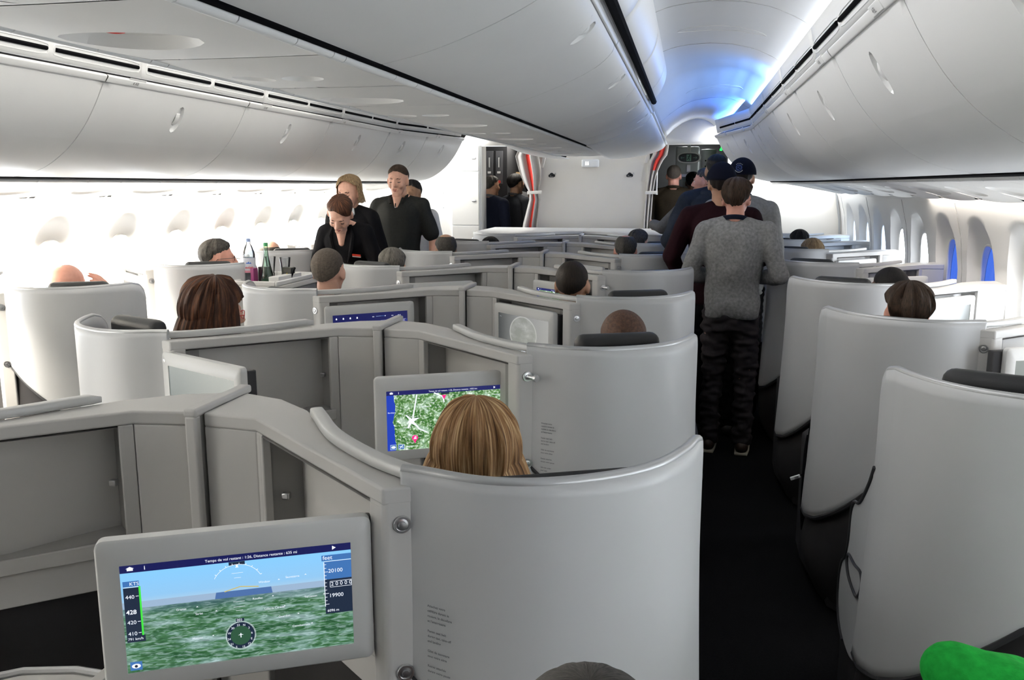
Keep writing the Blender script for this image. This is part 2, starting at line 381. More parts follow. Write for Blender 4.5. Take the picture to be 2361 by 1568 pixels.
def make_bin(name, sgn, y0, y1, prof, shift, label, cat_, group, rail, hv, seat=None):
    mb, latch, S = bin_door(sgn, y0, y1, prof, shift, hv=hv)
    yc = (y0+y1)/2; x, z = prof(.5)
    r = empty(name, (sgn*(x+.0), yc, z), 0, label, cat_, group)
    off = lambda p: p-Vector((sgn*x, yc, z))
    mb.xform(off).build('bin_door', m_bin, parent=r, angle=30, fix=True)
    latch.xform(off).build('latch_handle', m_rail, parent=r, solid=.004)
    rl = MB(); (ax, az), (bx, bz) = rail
    N = 10
    for i in range(N):
        pass
    def R(u, v):
        yy = y0+.004+(y1-y0-.008)*u; a = 2*math.pi*v; cx, cz = (ax+bx)/2, (az+bz)/2; L_ = math.hypot(ax-bx, az-bz)/2
        dx, dz = (ax-bx)/2/L_, (az-bz)/2/L_
        p = math.cos(a); q = math.sin(a)
        p = math.copysign(abs(p)**.4, p)*L_; q = math.copysign(abs(q)**.5, q)*.010
        return (sgn*(cx+dx*p-dz*q+shift(yy)), yy, cz+dz*p+dx*q)
    rl.grid(R, 12, 24, cv=True); rl.xform(off).build('top_rail', m_rail, parent=r)
    if seat:
        pl = MB(); yy = y0+.22
        pl.obox((sgn*((ax+bx)/2-.008+shift(yy)), yy, (az+bz)/2), (0, 1, 0), (sgn*(ax-bx), 0, az-bz), (1, 0, .8), .13, .034, .012)
        pl.xform(off).build('number_plate', m_rail, parent=r, bevel=.003)
        t = text_mesh(seat, .022)
        dirv = Vector((sgn*(ax-bx), 0, az-bz)).normalized(); ex = Vector((0, sgn*-1.0, 0)) if sgn > 0 else Vector((0, 1, 0))
        ex = Vector((0, -1, 0)) if sgn > 0 else Vector((0, 1, 0))
        nn = ex.cross(dirv).normalized(); org = Vector((sgn*((ax+bx)/2-.008+shift(yy)), yy, (az+bz)/2))+nn*.0075
        t.xform(lambda p: org+ex*(p.x-.035)+dirv*(p.y-.009)).xform(off).build('seat_number', m_grille, parent=r, smooth=False)
    return r
TS = bpy.data.scenes.new('scratch')
def evald(o):
    TS.collection.objects.link(o); vl = TS.view_layers[0]; vl.update(); dg = vl.depsgraph
    me = bpy.data.meshes.new_from_object(o.evaluated_get(dg)); d = o.data; bpy.data.objects.remove(o); return me
def text_mesh(s, size, bold=False):
    cu = bpy.data.curves.new('t', 'FONT'); cu.body = s; cu.size = size; cu.resolution_u = 3
    if bold: cu.offset = size*.018
    o = bpy.data.objects.new('t', cu); me = evald(o)
    mb = MB(); mb.add([tuple(v.co) for v in me.vertices], [tuple(p.vertices) for p in me.polygons])
    bpy.data.curves.remove(cu); bpy.data.meshes.remove(me)
    return mb
CP = [(.255, 2.003), (.40, 2.035), (.55, 2.088), (.68, 2.150), (.745, 2.205), (.757, 2.235)]
CP2 = [(.215, 1.985), (.36, 1.99), (.52, 2.01), (.66, 2.04), (.76, 2.08), (.80, 2.12)]
CPc = cat([(x, z, 0) for x, z in CP], 6); CPc2 = cat([(x, z, 0) for x, z in CP2], 6)
def cprof(t):
    t = 1-t; f = t*(len(CPc)-1); i = min(int(f), len(CPc)-2); p = CPc[i].lerp(CPc[i+1], f-i); return p.x, p.y
SL = [-.2, 1.08, 2.35, 3.62, 4.93, 6.2, 7.5, 8.3, 9.1]; SR = [-.1, 1.15, 2.42, 3.47, 4.68, 5.88, 7.08, 7.78, 8.45, 9.1]
SCB = [-.4, .9, 2.2, 3.5, 4.85, 6.1, 6.8]
nums = ['5 EL', '4 EL', '4 AB', '3 AB', '3 AB', '2 AB', '2 AB', '1 AB', '1 AB']
rows_ = ['nearest', 'second', 'third', 'fourth', 'fifth', 'sixth', 'seventh', 'eighth', 'ninth']
def ord_(i): return rows_[i]
for sgn, SS, side in ((-1, SL, 'left'), (1, SR, 'right')):
    vis = [(a, b) for a, b in zip(SS, SS[1:]) if b > 1.3]
    for i, (a, b) in enumerate(vis):
        make_bin('overhead_bin', sgn, a, b, bprof, bshift, 'white curved overhead bin above the %s windows, %s from the camera' % (side, ord_(i)), 'overhead bin', 'overhead bins along the %s wall' % side,
                 ((1.546, 2.196), (1.566, 2.168)), (.10, .34), '5 8 0 L'.replace(' ', '') if False else nums[min(i, 8)])
    # gap lines and end cap
    g = MB()
    def G(u, v):
        y = Y0+(9.1-Y0)*u; return (sgn*(1.56+.02*v+bshift(y)), y, 2.214-.006*v)
    g.tube([(sgn*(1.588+bshift(y)), y, 2.198) for y in [Y0+(9.1-Y0)*i/60 for i in range(61)]], .016, 8)
    g.tube([(sgn*(2.115+bshift(y)), y, 1.752) for y in [Y0+(9.1-Y0)*i/60 for i in range(61)]], .022, 8)
    tag(g.build('trim_%d' % (3 if sgn > 0 else 4), m_black), kind='structure')
    bk = MB()
    pts = [(x, z) for x, z in [(1.60, 2.20), (1.66, 2.07), (1.74, 1.96), (1.84, 1.87), (1.96, 1.80), (2.12, 1.76), (2.55, 1.76), (2.45, 2.2), (1.9, 2.45), (1.62, 2.36)]]
    ys = [Y0, 7.75, 9.1]; vs = [(sgn*(x+bshift(y)), y, z) for y in ys for x, z in pts]; n = len(pts)
    fs = [(i*n+j, i*n+(j+1) % n, (i+1)*n+(j+1) % n, (i+1)*n+j) for i in range(2) for j in range(n)]+[tuple(range(n)), tuple(range(2*n, 3*n))]
    bk.add(vs, fs); tag(bk.build('trim_%d' % (5 if sgn > 0 else 6), m_bin, smooth=False, fix=True), kind='structure')
    # vent panels with air slots
    y = -2.36; j = 0
    while y < 9.0:
        y1 = min(y+1.25, 9.05) if not (7.5 < y+1.25 < 7.9) else y+1.25
        if y1 > .6:
            vp = MB()
            vp.grid(lambda u, v: (lambda yy: (sgn*(1.563-.03*v+bshift(yy)), yy, 2.212+.128*v))(y+.002+(y1-y-.004)*u), 12, 4)
            r = empty('vent_panel', (sgn*1.54, (y+y1)/2, 2.28), 0, 'white air outlet panel with two dark slots above the %s bins, %s from the camera' % (side, ord_(j)), 'vent panel', 'air outlet panels above the %s bins' % side)
            off = lambda p, r=r: p-Vector(r.location)
            vp.xform(off).build('panel', m_rail, parent=r, solid=.012)
            for a, b in ((.045, .605), (.66, 1.215)):
                if y+b > y1: continue
                sl = MB(); sl.tube([(sgn*(1.543+bshift(yy)), yy, 2.256) for yy in [y+a+(b-a)*q/8 for q in range(9)]], .009, 8)
                fr = MB(); ym, yl = y+(a+b)/2, (b-a)/2+.012
                pts2 = []
                for q in range(28):
                    an = 2*math.pi*q/28; c, s_ = math.cos(an), math.sin(an); pw = 8
                    rr = (abs(c)**pw+abs(s_)**pw)**(-1/pw); yy = ym+yl*c*rr; zz = 2.256+.024*s_*rr
                    pts2.append((sgn*(1.563-.03*(zz-2.212)/.13-.006+bshift(yy)), yy, zz))
                fr.tube(pts2, .004, 6, closed=True)
                fr.xform(off).build('slot_frame', m_rail, parent=r); sl.xform(off).build('air_slot', m_black, parent=r)
            j += 1
        y = y1
    # service panels under the outboard bins
    y = -2.4; j = 0
    UP = [(2.135, 1.735), (2.2, 1.718), (2.3, 1.695), (2.42, 1.664), (2.49, 1.645), (2.525, 1.628)]
    while y < 9.2:
        y1 = y+.66
        if y1 > 1.5:
            r = empty('service_panel', (sgn*2.35, (y+y1)/2, 1.68), 0, 'cream passenger service panel under the %s bins, number %s from the camera' % (side, rows_[j] if j < 9 else 'last'), 'service panel', 'service panels under the %s bins' % side)
            off = lambda p, r=r: p-Vector(r.location)
            mb = MB(); sh = lambda yy: bshift(yy)*.7
            def S(u, v, d):
                f = v*5; i = min(int(f), 4); t = f-i; x = UP[i][0]+(UP[i+1][0]-UP[i][0])*t; z = UP[i][1]+(UP[i+1][1]-UP[i][1])*t
                cu = math.sin(math.pi*(u-y)/(y1-y)); return (sgn*(x+sh(u)*(1-v)), u, z+d-.008*cu)
            oval_cell(mb, S, y+.003, y1-.003, .12, .95, (y+y1)/2, .5, .13 if j % 2 else .24, .17, .10 if j % 2 else .20, .13, .012, pw=2, N=40)
            mb.grid(lambda u, v: S(y+.003+(y1-y-.006)*u, .12*v, 0), 12, 3); mb.grid(lambda u, v: S(y+.003+(y1-y-.006)*u, .95+.05*v, 0), 12, 3)
            mb.xform(off).build('panel', m_psu, parent=r, fix=True, angle=25)
            rl = MB(); rl.tube([(sgn*(2.135+sh(yy)), yy, 1.728) for yy in (y+.002, y+.28)], .013, 10); rl.tube([(sgn*(2.135+sh(yy)), yy, 1.728) for yy in (y+.284, y1-.002)], .013, 10)
            rl.xform(off).build('rail', m_rail, parent=r)
            j += 1
        y = y1
# centre bins
for sgn, side in ((1, 'right'), (-1, 'left')):
    vis = [(a, b) for a, b in zip(SCB, SCB[1:]) if b > 1.3]
    for i, (a, b) in enumerate(vis):
        if sgn < 0 and i < 0: continue
        make_bin('overhead_bin', sgn, a, b, cprof, lambda y: 0, 'grey white centre overhead bin facing the %s aisle, %s from the camera' % (side, ord_(i)), 'overhead bin', 'centre overhead bins facing the %s aisle' % side,
                 ((.765, 2.262), (.757, 2.238)), (.16, .42), nums[min(i+1, 8)].replace('AB', 'EL') if sgn > 0 else None)
    g = MB(); g.tube([(sgn*.80, y, 2.272) for y in (Y0, 6.25)], .020, 8); g.tube([(sgn*.262, y, 2.012) for y in (Y0, 9.45)], .014, 8)
    tag(g.build('trim_%d' % (7 if sgn > 0 else 8), m_black), kind='structure')
    # upper bullnose panels
    BN = [(.775, 2.275), (.80, 2.272), (.835, 2.30), (.865, 2.35), (.882, 2.41), (.880, 2.47), (.86, 2.53)]
    BNc = cat([(x, z, 0) for x, z in BN], 5)
    ys = [-1.0, .4, 1.8, 3.2, 4.4, 5.5, 6.25]
    j = 0
    for a, b in zip(ys, ys[1:]):
        if b < 1: continue
        mb = MB()
        def S(u, v):
            yy = a+.003+(b-a-.006)*u; f = v*(len(BNc)-1); i = min(int(f), len(BNc)-2); p = BNc[i].lerp(BNc[i+1], f-i)
            sh = 0
            if b > 6: t = max(0, (yy-6.0)/.25); sh = -.10*t*t
            return (sgn*(p.x+sh), yy, p.y)
        mb.grid(S, 16, 24)
        o = mb.build('cove_panel', m_rail, solid=.008)
        tag(o, 'smooth white rounded cove panel on top of the centre bins, %s aisle side, %s from the camera' % (side, ord_(j)), 'ceiling panel', 'cove panels over the %s aisle' % side); j += 1
    # lowered front part of the centre bins
    a, b = 6.8, BY-.3
    r = empty('overhead_bin', (sgn*.5, 8.1, 2.08), 0, 'lowered centre bin section that meets the front bulkhead, %s aisle side' % side, 'overhead bin')
    off = lambda p, r=r: p-Vector(r.location)
    mb = MB()
    def S(u, v):
        yy = a+(b-a)*u; t = u*u*(3-2*u)
        n = len(CPc)-1; f = v*n; i = min(int(f), n-1); p = CPc[i].lerp(CPc[i+1], f-i); q = CPc2[i].lerp(CPc2[i+1], f-i); p = p.lerp(q, min(1, t*1.05))
        return (sgn*p.x, yy, p.y)
    mb.grid(S, 24, 24); mb.xform(off).build('bin_door', m_bin, parent=r, solid=.01)
    mb = MB()
    for (yy, v0, v1) in ((7.3, .70, .5), (8.1, .72, .55)):
        u = (yy-a)/(b-a); p, q = Vector(S(u, v0)), Vector(S(u, v1)); mb.obox((p+q)/2-Vector((0, 0, .004)), (q-p), (0, 1, 0), (0, 0, 1), (q-p).length, .03, .01)
    mb.xform(off).build('latch_handle', m_rail, parent=r, bevel=.004)
    mb = MB(); mb.tube([Vector(S(u/12, .98))+Vector((sgn*.012, 0, .02)) for u in range(13)], .012, 8); mb.xform(off).build('top_rail', m_rail, parent=r)
bk = MB(); bk.prism([(-.72, 0), (.72, 0), (.72, 1), (-.72, 1)], 0, 1)
bk = MB(); pr = [(-.7, 2.22), (-.26, 2.03), (.26, 2.03), (.7, 2.22), (.7, 2.6), (-.7, 2.6)]
bk.add([(x, Y0, z) for x, z in pr]+[(x, 6.3, z) for x, z in pr], [(0, 1, 2, 3, 4, 5), (11, 10, 9, 8, 7, 6)]+[(i, i+6, (i+1) % 6+6, (i+1) % 6) for i in range(6)])
tag(bk.build('trim_9', m_bin, smooth=False, fix=True), kind='structure')
# centre service panels
m_red = mat('red_sign', (.6, .05, .04), .5)
j = 0; k = -1
while True:
    k += 1; yc = 1.01+.63*k; y, y1 = yc-.315, yc+.315
    if y1 > 9.45: break
    big = k % 2 == 1
    r = empty('service_panel', (0, yc, 1.985), 0, 'cream service panel under the centre bins, %s from the camera' % (rows_[j] if j < 9 else 'number %s' % ['ten', 'eleven', 'twelve', 'thirteen', 'fourteen', 'fifteen'][min(j-9, 5)]), 'service panel', 'service panels under the centre bins')
    off = lambda p, r=r: p-Vector(r.location)
    mb = MB()
    def S(u, v, d):
        t = (u-y)/(y1-y); bulge = .017*abs(math.sin(math.pi*t))**.5; xx = (v-.5)*.44
        return (xx, u, 1.999+d-bulge*(1-(2*v-1)**2*.7))
    if big: oval_cell(mb, S, y+.003, y1-.003, 0, 1, yc-.02, .40, .105, .335, .080, .29, .030, pw=2.0, N=44, mids=2)
    else:
        oval_cell(mb, S, y+.003, y1-.003, 0, .42, yc-.02, .25, .055, .135, .045, .11, .020, pw=2, N=32, mids=1)
        oval_cell(mb, S, y+.003, y1-.003, .42, .76, yc-.02, .57, .055, .13, .045, .105, .020, pw=2, N=32, mids=1)
        mb.grid(lambda u, v: S(y+.003+(y1-y-.006)*u, .76+.24*v, 0), 16, 6)
    mb.xform(off).build('panel', m_psu, parent=r, fix=True, angle=25)
    for sgn in (1, -1):
        q = (.11, .19, .07, .15)[k % 4]
        rl = MB(); rl.tube([(sgn*.234, yy, 2.004) for yy in (y+.002, y+q)], .014, 12); rl.tube([(sgn*.234, yy, 2.004) for yy in (y+q+.004, yc+.12)], .014, 12); rl.tube([(sgn*.234, yy, 2.004) for yy in (yc+.124, y1-.002)], .014, 12)
        rl.xform(off).build('rail', m_rail, parent=r)
    if big:
        sg = MB(); sg.obox((-.085, yc-.02, 2.010), (1, 0, 0), (0, 1, 0), (0, 0, 1), .05, .05, .006); sg.xform(off).build('sign_plate', m_grille, parent=r)
        rg = MB(); rg.tube([(-.080+.017*math.cos(q/4), yc-.02+.017*math.sin(q/4), 2.005) for q in range(25)], .0028, 6); rg.tube([(-.092, yc-.032, 2.005), (-.068, yc-.008, 2.005)], .0026, 6)
        rg.xform(off).build('no_smoking_symbol', m_red, parent=r)
        cv = MB(); cv.lathe([(.0, 0), (.046, 0), (.048, .004), (0, .004)], (.02, yc-.02, 2.011), 24); cv.xform(off).build('cover_disc', m_recess, parent=r)
    j += 1
# ------------------------------------------------------------------ front bulkhead and doorways
def wallbox(name, x0, x1, z0, z1, y=BY, t=.05, m=None):
    mb = MB(); mb.box(x0, x1, y, y+t, z0, z1); return tag(mb.build(name, m or m_bulk, smooth=False), kind='structure')
bw = wallbox('wall_front', -.69, .615, 0, 2.62)
wallbox('wall_front_lintel', -1.27, -.69, 2.145, 2.62); wallbox('wall_front_lintel', .615, 1.47, 2.145, 2.62)
wallbox('wall_front_right', 1.47, 2.75, 0, 2.62); wallbox('wall_front_left', -2.75, -1.615, 0, 2.62)
fr = MB()
for x in (-1.27, -.69): fr.box(x-.012, x+.012, BY-.02, BY, 0, 2.145)
fr.box(-1.27, -.69, BY-.02, BY, 2.135, 2.16); tag(fr.build('trim_10', m_rail, smooth=False), kind='structure')
fr = MB()
for x in (.615, 1.47): fr.box(x-.012, x+.012, BY-.02, BY, 0, 2.145)
fr.box(.6, 1.48, BY-.06, BY, 2.135, 2.19); tag(fr.build('trim_11', m_bulk, smooth=False), kind='structure')
fr = MB(); fr.tube([(2.585-.0, BY-.03, 1.62), (2.63, BY-.03, 1.35), (2.65, BY-.03, 1.1), (2.62, BY-.03, .5)], .012, 8); tag(fr.build('trim_12', m_rim), kind='structure')
# stowage cabinet left of the doorway
r = empty('stowage_cabinet', (-1.44, BY-.02, 0), 0, 'tall white stowage cabinet with stacked doors left of the galley doorway', 'cabinet')
mb = MB(); mb.box(-.17, .165, -.03, .3, 0, 2.16); mb.build('body', m_rail, parent=r, bevel=.004)
for z0, z1 in ((.1, 1.245), (1.255, 1.853), (1.863, 2.14)):
    mb = MB(); mb.box(-.16, .155, -.042, -.030, z0, z1); d = mb.build('door', m_bulk, parent=r, bevel=.003)
    zz = {1.245: 1.10, 1.853: 1.53, 2.14: 2.005}[z1]
    mb = MB(); mb.obox((.10, -.048, zz), (1, 0, 0), (0, 1, 0), (0, 0, 1), .05, .012, .022); mb.build('latch', m_steel, parent=d, bevel=.009, seg=3)
for x, z in ((-2.0, 1.98), (-1.72, 1.62), (-1.72, 1.45)):
    mb = MB(); mb.lathe([(0, 0), (.007, 0), (.006, .004), (0, .004)], (x, BY-.002, z), 12, Matrix.Rotation(math.pi/2, 3, 'X')); tag(mb.build('wall_stud', m_steel), 'small metal stud on the left bulkhead panel at height %.2f' % z, 'stud', 'studs on the left bulkhead panel')
# cloud emblems
for x, nme in ((-.453, 'left'), (.415, 'right')):
    r = empty('wifi_emblem', (x, BY-.004, 1.812), 0, 'dark grey cloud emblem with wave lines on the bulkhead, %s one' % nme, 'emblem', 'cloud emblems on the bulkhead')
    mb = MB()
    for cx, cz, rr in ((-.022, -.004, .017), (-.002, .008, .022), (.020, -.002, .017)): mb.lathe([(rr, 0), (rr, .003)], (cx, 0, cz), 24, Matrix.Rotation(math.pi/2, 3, 'X'))
    mb.box(-.024, .022, -.003, 0, -.021, 0); mb.build('cloud', m_grille, parent=r, smooth=False)
    mb = MB()
    for rr in (.012, .019, .026): mb.tube([(.026+rr*math.cos(a)*.8, -.002, .010+rr*math.sin(a)) for a in [q*.2-.1 for q in range(7)]], .0014, 5)
    mb.build('wave', m_recess, parent=r)
    t = text_mesh('wifi\non board', .011); t.xform(lambda p: Vector((p.x-.022, -.0042, p.y-.005))); t.build('wording', m_rail, parent=r, smooth=False)
r = empty('lavatory_sign', (-.02, BY-.03, 1.945), 0, 'small white lavatory sign box with two lit figures on the bulkhead', 'sign')
mb = MB(); mb.box(-.095, .095, -.03, .03, -.045, .04); mb.build('housing', m_rail, parent=r, bevel=.012)
mb = MB()
for dx in (-.045, -.022):
    mb.ell((dx, -.032, .012), (.006, .003, .006)); mb.box(dx-.007, dx+.007, -.034, -.030, -.022, .004)
mb.build('figure', emis('lit_sign_white', (1, 1, .95), 1.5), parent=r)
# curtains
m_curt = mat('beige_grey_curtain', (.42, .39, .36), .9, var=.06, bump=.2, bs=300)
m_curr = mat('red_curtain_stripe', (.62, .035, .02), .85)
def curtain(prof, label, y, phase, stripe):
    r = empty('curtain', (prof[0][1], y, 1.2), 0, label, 'curtain')
    mb = MB(); nu, nv = 49, 40
    def S(u, v):
        z = 2.13-(2.13-.05)*v; xl = lerp([(-p[0], p[1]) for p in prof], -z); xr = lerp([(-p[0], p[2]) for p in prof], -z)
        wd = xr-xl; amp = .022*(1-.4*math.exp(-((z-1.60)/.1)**2))
        return (xl+wd*u-prof[0][1], amp*math.sin(u*5*math.pi+phase+v*2)+.01*math.sin(9*v+u*5), z-1.2)
    vs = [S(i/(nu-1), j/(nv-1)) for i in range(nu) for j in range(nv)]
    for a, b, mi in ((0, nu, 0),):
        pass
    n0 = mb.add(vs, [])
    for i in range(nu-1):
        for j in range(nv-1):
            mb.f.append((i*nv+j, (i+1)*nv+j, (i+1)*nv+j+1, i*nv+j+1)); mb.m.append(1 if stripe[0] <= i/(nu-1) < stripe[1] and j/(nv-1) < (stripe+(2,))[2] else 0)
    mb.build('cloth', [m_curt, m_curr], parent=r, solid=.004)
    z = 1.625; xl = lerp([(-p[0], p[1]) for p in prof], -z); xr = lerp([(-p[0], p[2]) for p in prof], -z)
    tb = MB(); tb.obox(((xl+xr)/2-prof[0][1]+.02, -.045, z-1.2), (1, 0, .05), (0, 1, 0), (0, 0, 1), xr-xl+.06, .008, .035); tb.obox((xr+.03-prof[0][1], -.03, z-1.2), (1, 0, 0), (0, 1, 0), (0, 0, 1), .03, .04, .03)
    tb.build('tieback', m_bulk, parent=r, bevel=.004)
curtain([(2.13, -.80, -.60), (2.03, -.86, -.585), (1.9, -.83, -.56), (1.78, -.79, -.555), (1.62, -.70, -.60), (1.55, -.70, -.575), (1.25, -.775, -.60), (.05, -.82, -.60)], 'beige curtain with a red stripe tied back at the galley doorway', BY-.075, .6, (.40, .60))
curtain([(2.13, .69, .83), (2.03, .66, .82), (1.95, .62, .76), (1.8, .62, .70), (1.62, .60, .675), (1.3, .58, .66), (.05, .58, .68)], 'beige curtain with a red stripe tied back beside the exit sign', BY-.075, 2.1, (.40, .72, .12))
for x, z, nme in ((-.55, 1.96, 'left'), (.60, 2.0, 'right')):
    mb = MB(); mb.obox((x, BY-.02, z), (1, 0, 0), (0, 1, 0), (.25, 0, 1), .035, .03, .13); tag(mb.build('curtain_bracket', m_bulk, bevel=.006), 'small beige curtain strap bracket on the %s part of the bulkhead' % nme, 'bracket')
# galley space behind the doorways
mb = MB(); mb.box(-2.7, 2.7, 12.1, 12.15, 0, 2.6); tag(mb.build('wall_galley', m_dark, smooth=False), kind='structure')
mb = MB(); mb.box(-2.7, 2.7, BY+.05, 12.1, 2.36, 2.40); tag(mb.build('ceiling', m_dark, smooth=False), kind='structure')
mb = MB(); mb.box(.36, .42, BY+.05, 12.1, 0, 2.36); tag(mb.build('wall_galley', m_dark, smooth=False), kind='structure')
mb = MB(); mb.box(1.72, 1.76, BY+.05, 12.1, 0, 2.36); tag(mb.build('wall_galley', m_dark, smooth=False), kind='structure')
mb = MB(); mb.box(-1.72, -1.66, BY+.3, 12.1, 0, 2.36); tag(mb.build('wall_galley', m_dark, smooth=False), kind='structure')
area('galley_lamp_left', (-1.0, 10.7, 2.34), (0, 0, -1), .5, .1, 16, (1, .95, .85)); area('galley_lamp_right', (1.1, 11.3, 2.34), (0, 0, -1), .4, .3, 20, (.95, 1, 1))
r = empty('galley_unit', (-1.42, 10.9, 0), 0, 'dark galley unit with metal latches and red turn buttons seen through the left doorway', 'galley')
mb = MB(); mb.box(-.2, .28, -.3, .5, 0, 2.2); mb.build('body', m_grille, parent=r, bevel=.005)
for k3, x in enumerate((-.06, .06, .18)):
    mb = MB(); mb.box(x-.045, x+.045, -.312, -.30, 1.72, 2.12); dd = mb.build('door', mat('galley_door_grey', (.09, .09, .1), .4), parent=r, bevel=.003)
    mb = MB(); mb.obox((x, -.325, 1.98), (1, 0, 0), (0, 1, 0), (0, 0, 1), .018, .02, .12); mb.obox((x, -.325, 1.86), (1, 0, 0), (0, 1, 0), (0, 0, 1), .045, .02, .03); mb.build('latch', m_steel, parent=dd, bevel=.003)
    mb = MB(); mb.lathe([(0, 0), (.022, 0), (.02, .015), (0, .015)], (x, -.30, 1.745), 18, Matrix.Rotation(math.pi/2, 3, 'X')); mb.build('turn_button', mat('red_button', (.6, .05, .03), .4), parent=dd)
for x in (-1.02, -.84):
    mb = MB(); mb.box(x-.05, x+.05, 10.9, 10.96, 2.325, 2.358); tag(mb.build('ceiling_lamp', emis('galley_lamp_glow', (1, .95, .85), 4), smooth=False), 'small bright galley ceiling lamp, %s of the pair' % ('left' if x < -.9 else 'right'), 'lamp')
# exit sign and door beyond
r = empty('exit_sign', (1.045, 10.5, 2.02), 0, 'oval black exit sign with a green running figure between two arrows', 'exit sign')
def stad(w, h, n=20): return [(w/2*math.copysign(abs(math.cos(a))**.7, math.cos(a)), h/2*math.copysign(abs(math.sin(a))**.8, math.sin(a))) for a in [2*math.pi*q/(2*n) for q in range(2*n)]]
mb = MB(); pp = stad(.27, .13); mb.add([(x, -.02, z) for x, z in pp]+[(x, .03, z) for x, z in pp], [tuple(range(39, -1, -1)), tuple(range(40, 80))]+[(i, (i+1) % 40, 40+(i+1) % 40, 40+i) for i in range(40)])
mb.box(-.02, .02, -.01, .02, .05, .345); mb.build('housing', m_rail, parent=r, bevel=.004)
mb = MB(); pp = stad(.235, .10); mb.add([(x, -.024, z) for x, z in pp], [tuple(range(39, -1, -1))]); mb.build('face', mat('black_sign_face', (.01, .014, .012), .3), parent=r, smooth=False)
m_gr = mat('pale_green_sign', (.20, .36, .27), .5)
mb = MB(); mb.box(-.027, .027, -.027, -.0245, -.038, .038); mb.build('figure_panel', m_gr, parent=r, smooth=False)
mb = MB(); mb.ell((.008, -.028, .027), (.006, .002, .006)); yk = -.0285
for a, b in (((.004, .018), (-.004, -.004)), ((.004, .014), (-.014, .010)), ((.004, .014), (.015, .004)), ((-.004, -.004), (.008, -.014)), ((.008, -.014), (.004, -.032)), ((-.004, -.004), (-.010, -.018)), ((-.010, -.018), (-.022, -.020))):
    mb.tube([(a[0], yk, a[1]), (b[0], yk, b[1])], .0032, 6)
mb.build('running_figure', m_black, parent=r)
mb = MB()
for s_ in (-1, 1):
    mb.tube([(s_*.05, yk, 0), (s_*.09, yk, 0)], .003, 6); mb.tube([(s_*.078, yk, .013), (s_*.092, yk, 0), (s_*.078, yk, -.013)], .003, 6)
mb.build('arrow', m_gr, parent=r)
m_offw = mat('off_white_door_panel', (.62, .64, .64), .4)
r = empty('crew_door_panel', (1.05, 10.8, 0), 0, 'pale rounded door lining panel behind the exit sign', 'panel')
mb = MB(); mb.box(-.16, .12, 0, .04, 0, 2.16); mb.build('lining', m_offw, parent=r, bevel=.02, seg=3)
mb = MB(); mb.box(-.03, .02, -.02, 0, 1.86, 1.95); mb.box(-.1, .1, -.02, -.005, 1.80, 1.84); mb.build('handle', m_steel, parent=r, bevel=.004)
r = empty('crew_seat_housing', (1.27, 10.75, 0), 0, 'white rounded crew seat column with dark dots right of the exit sign', 'panel')
mb = MB(); mb.lathe([(.085, 0), (.085, 2.07), (.095, 2.09), (.095, 2.12), (0, 2.13)], (0, 0, 0), 32); mb.build('column', m_offw, parent=r)
mb = MB()
for dz in (0, .065, .13):
    for dx in (-.03, .02): mb.ell((dx, -.083, 1.86+dz), (.008, .006, .008))
mb.build('dot', m_black, parent=r)
mb = MB(); mb.lathe([(0, -.01), (.012, -.01), (.014, 0), (.012, .012), (0, .016), (.004, .018), (.004, .262), (0, .262)], (1.40, 10.3, 2.10), 16)
tag(mb.build('indicator_lamp', emis('green_indicator', (.02, 1, .12), 2.0)), 'small glowing green indicator lamp beside the exit sign', 'lamp')
mb = MB(); mb.tube([(.70, 10.0, 1.95), (.70, 10.0, 1.66), (.70, 10.0, 1.6)], [.012, .012, .018], 10); mb.tube([(.70, 10.0, 1.92), (.415, 10.0, 1.92)], .008, 8); tag(mb.build('door_handle_bar', m_steel), 'slim grey grab bar just behind the right curtain', 'grab bar')
# ------------------------------------------------------------------ seat suites (built once per hand, then copied)
RIM = cat([(.600, -.300, 0), (.638, -.307, 0), (.743, -.335, 0), (.84, -.325, 0), (.946, -.27, 0), (1.02, -.195, 0), (1.068, -.095, 0), (1.086, -.03, 0)], 8) + \
      cat([(1.092, .005, 0), (1.094, .02, 0), (1.095, .035, 0), (1.096, .05, 0), (1.096, .060, 0)], 5)[0:]
RAILP = cat([(.640, -.305, 0), (.52, -.225, 0), (.39, -.10, 0), (.30, .03, 0), (.262, .085, 0)], 8)
arc = [0]
for a, b in zip(RIM, RIM[1:]): arc.append(arc[-1]+(b-a).length)
def ztop(p):
    if p.x < 1.09: return 1.225
    return lerp([(-.05, 1.225), (.0, 1.218), (.02, 1.212), (.035, 1.20), (.05, 1.18), (.06, 1.14), (.08, .80), (.13, .75), (.35, .735), (.40, .69), (.42, .60)], p.y)
def zbot(p):
    if p.y < 0: return lerp([(.60, .86), (.74, .76), (.84, .68), (.946, .56), (1.02, .455), (1.068, .385), (1.09, .36)], p.x)
    return lerp([(0, .355), (.1, .37), (.42, .45)], p.y)
def shell_pt(i, t, off=0):
    p = RIM[i]; a = RIM[max(i-1, 0)]; b = RIM[min(i+1, len(RIM)-1)]; d = (b-a).normalized(); n = Vector((d.y, -d.x, 0))
    zt, zb = ztop(p), zbot(p); z = zb+(zt-zb)*t
    fl = .045*max(0, (1.0-z))**1.3*min(1, i/12)
    q = p+n*(off+fl); return Vector((q.x, q.y, z))
def shell_arc(s, z, off):
    for i in range(len(arc)-1):
        if arc[i+1] >= s: break
    f = (s-arc[i])/(arc[i+1]-arc[i]); p = RIM[i].lerp(RIM[i+1], f); d = (RIM[i+1]-RIM[i]).normalized(); n = Vector((d.y, -d.x, 0))
    q = p+n*(off+.045*max(0, 1.0-z)**1.3*min(1, (i+f)/12)); return Vector((q.x, q.y, z))
def sbuild(mb, sg, *a, **k):
    if sg < 0: mb.mirror()
    return mb.build(*a, **k)
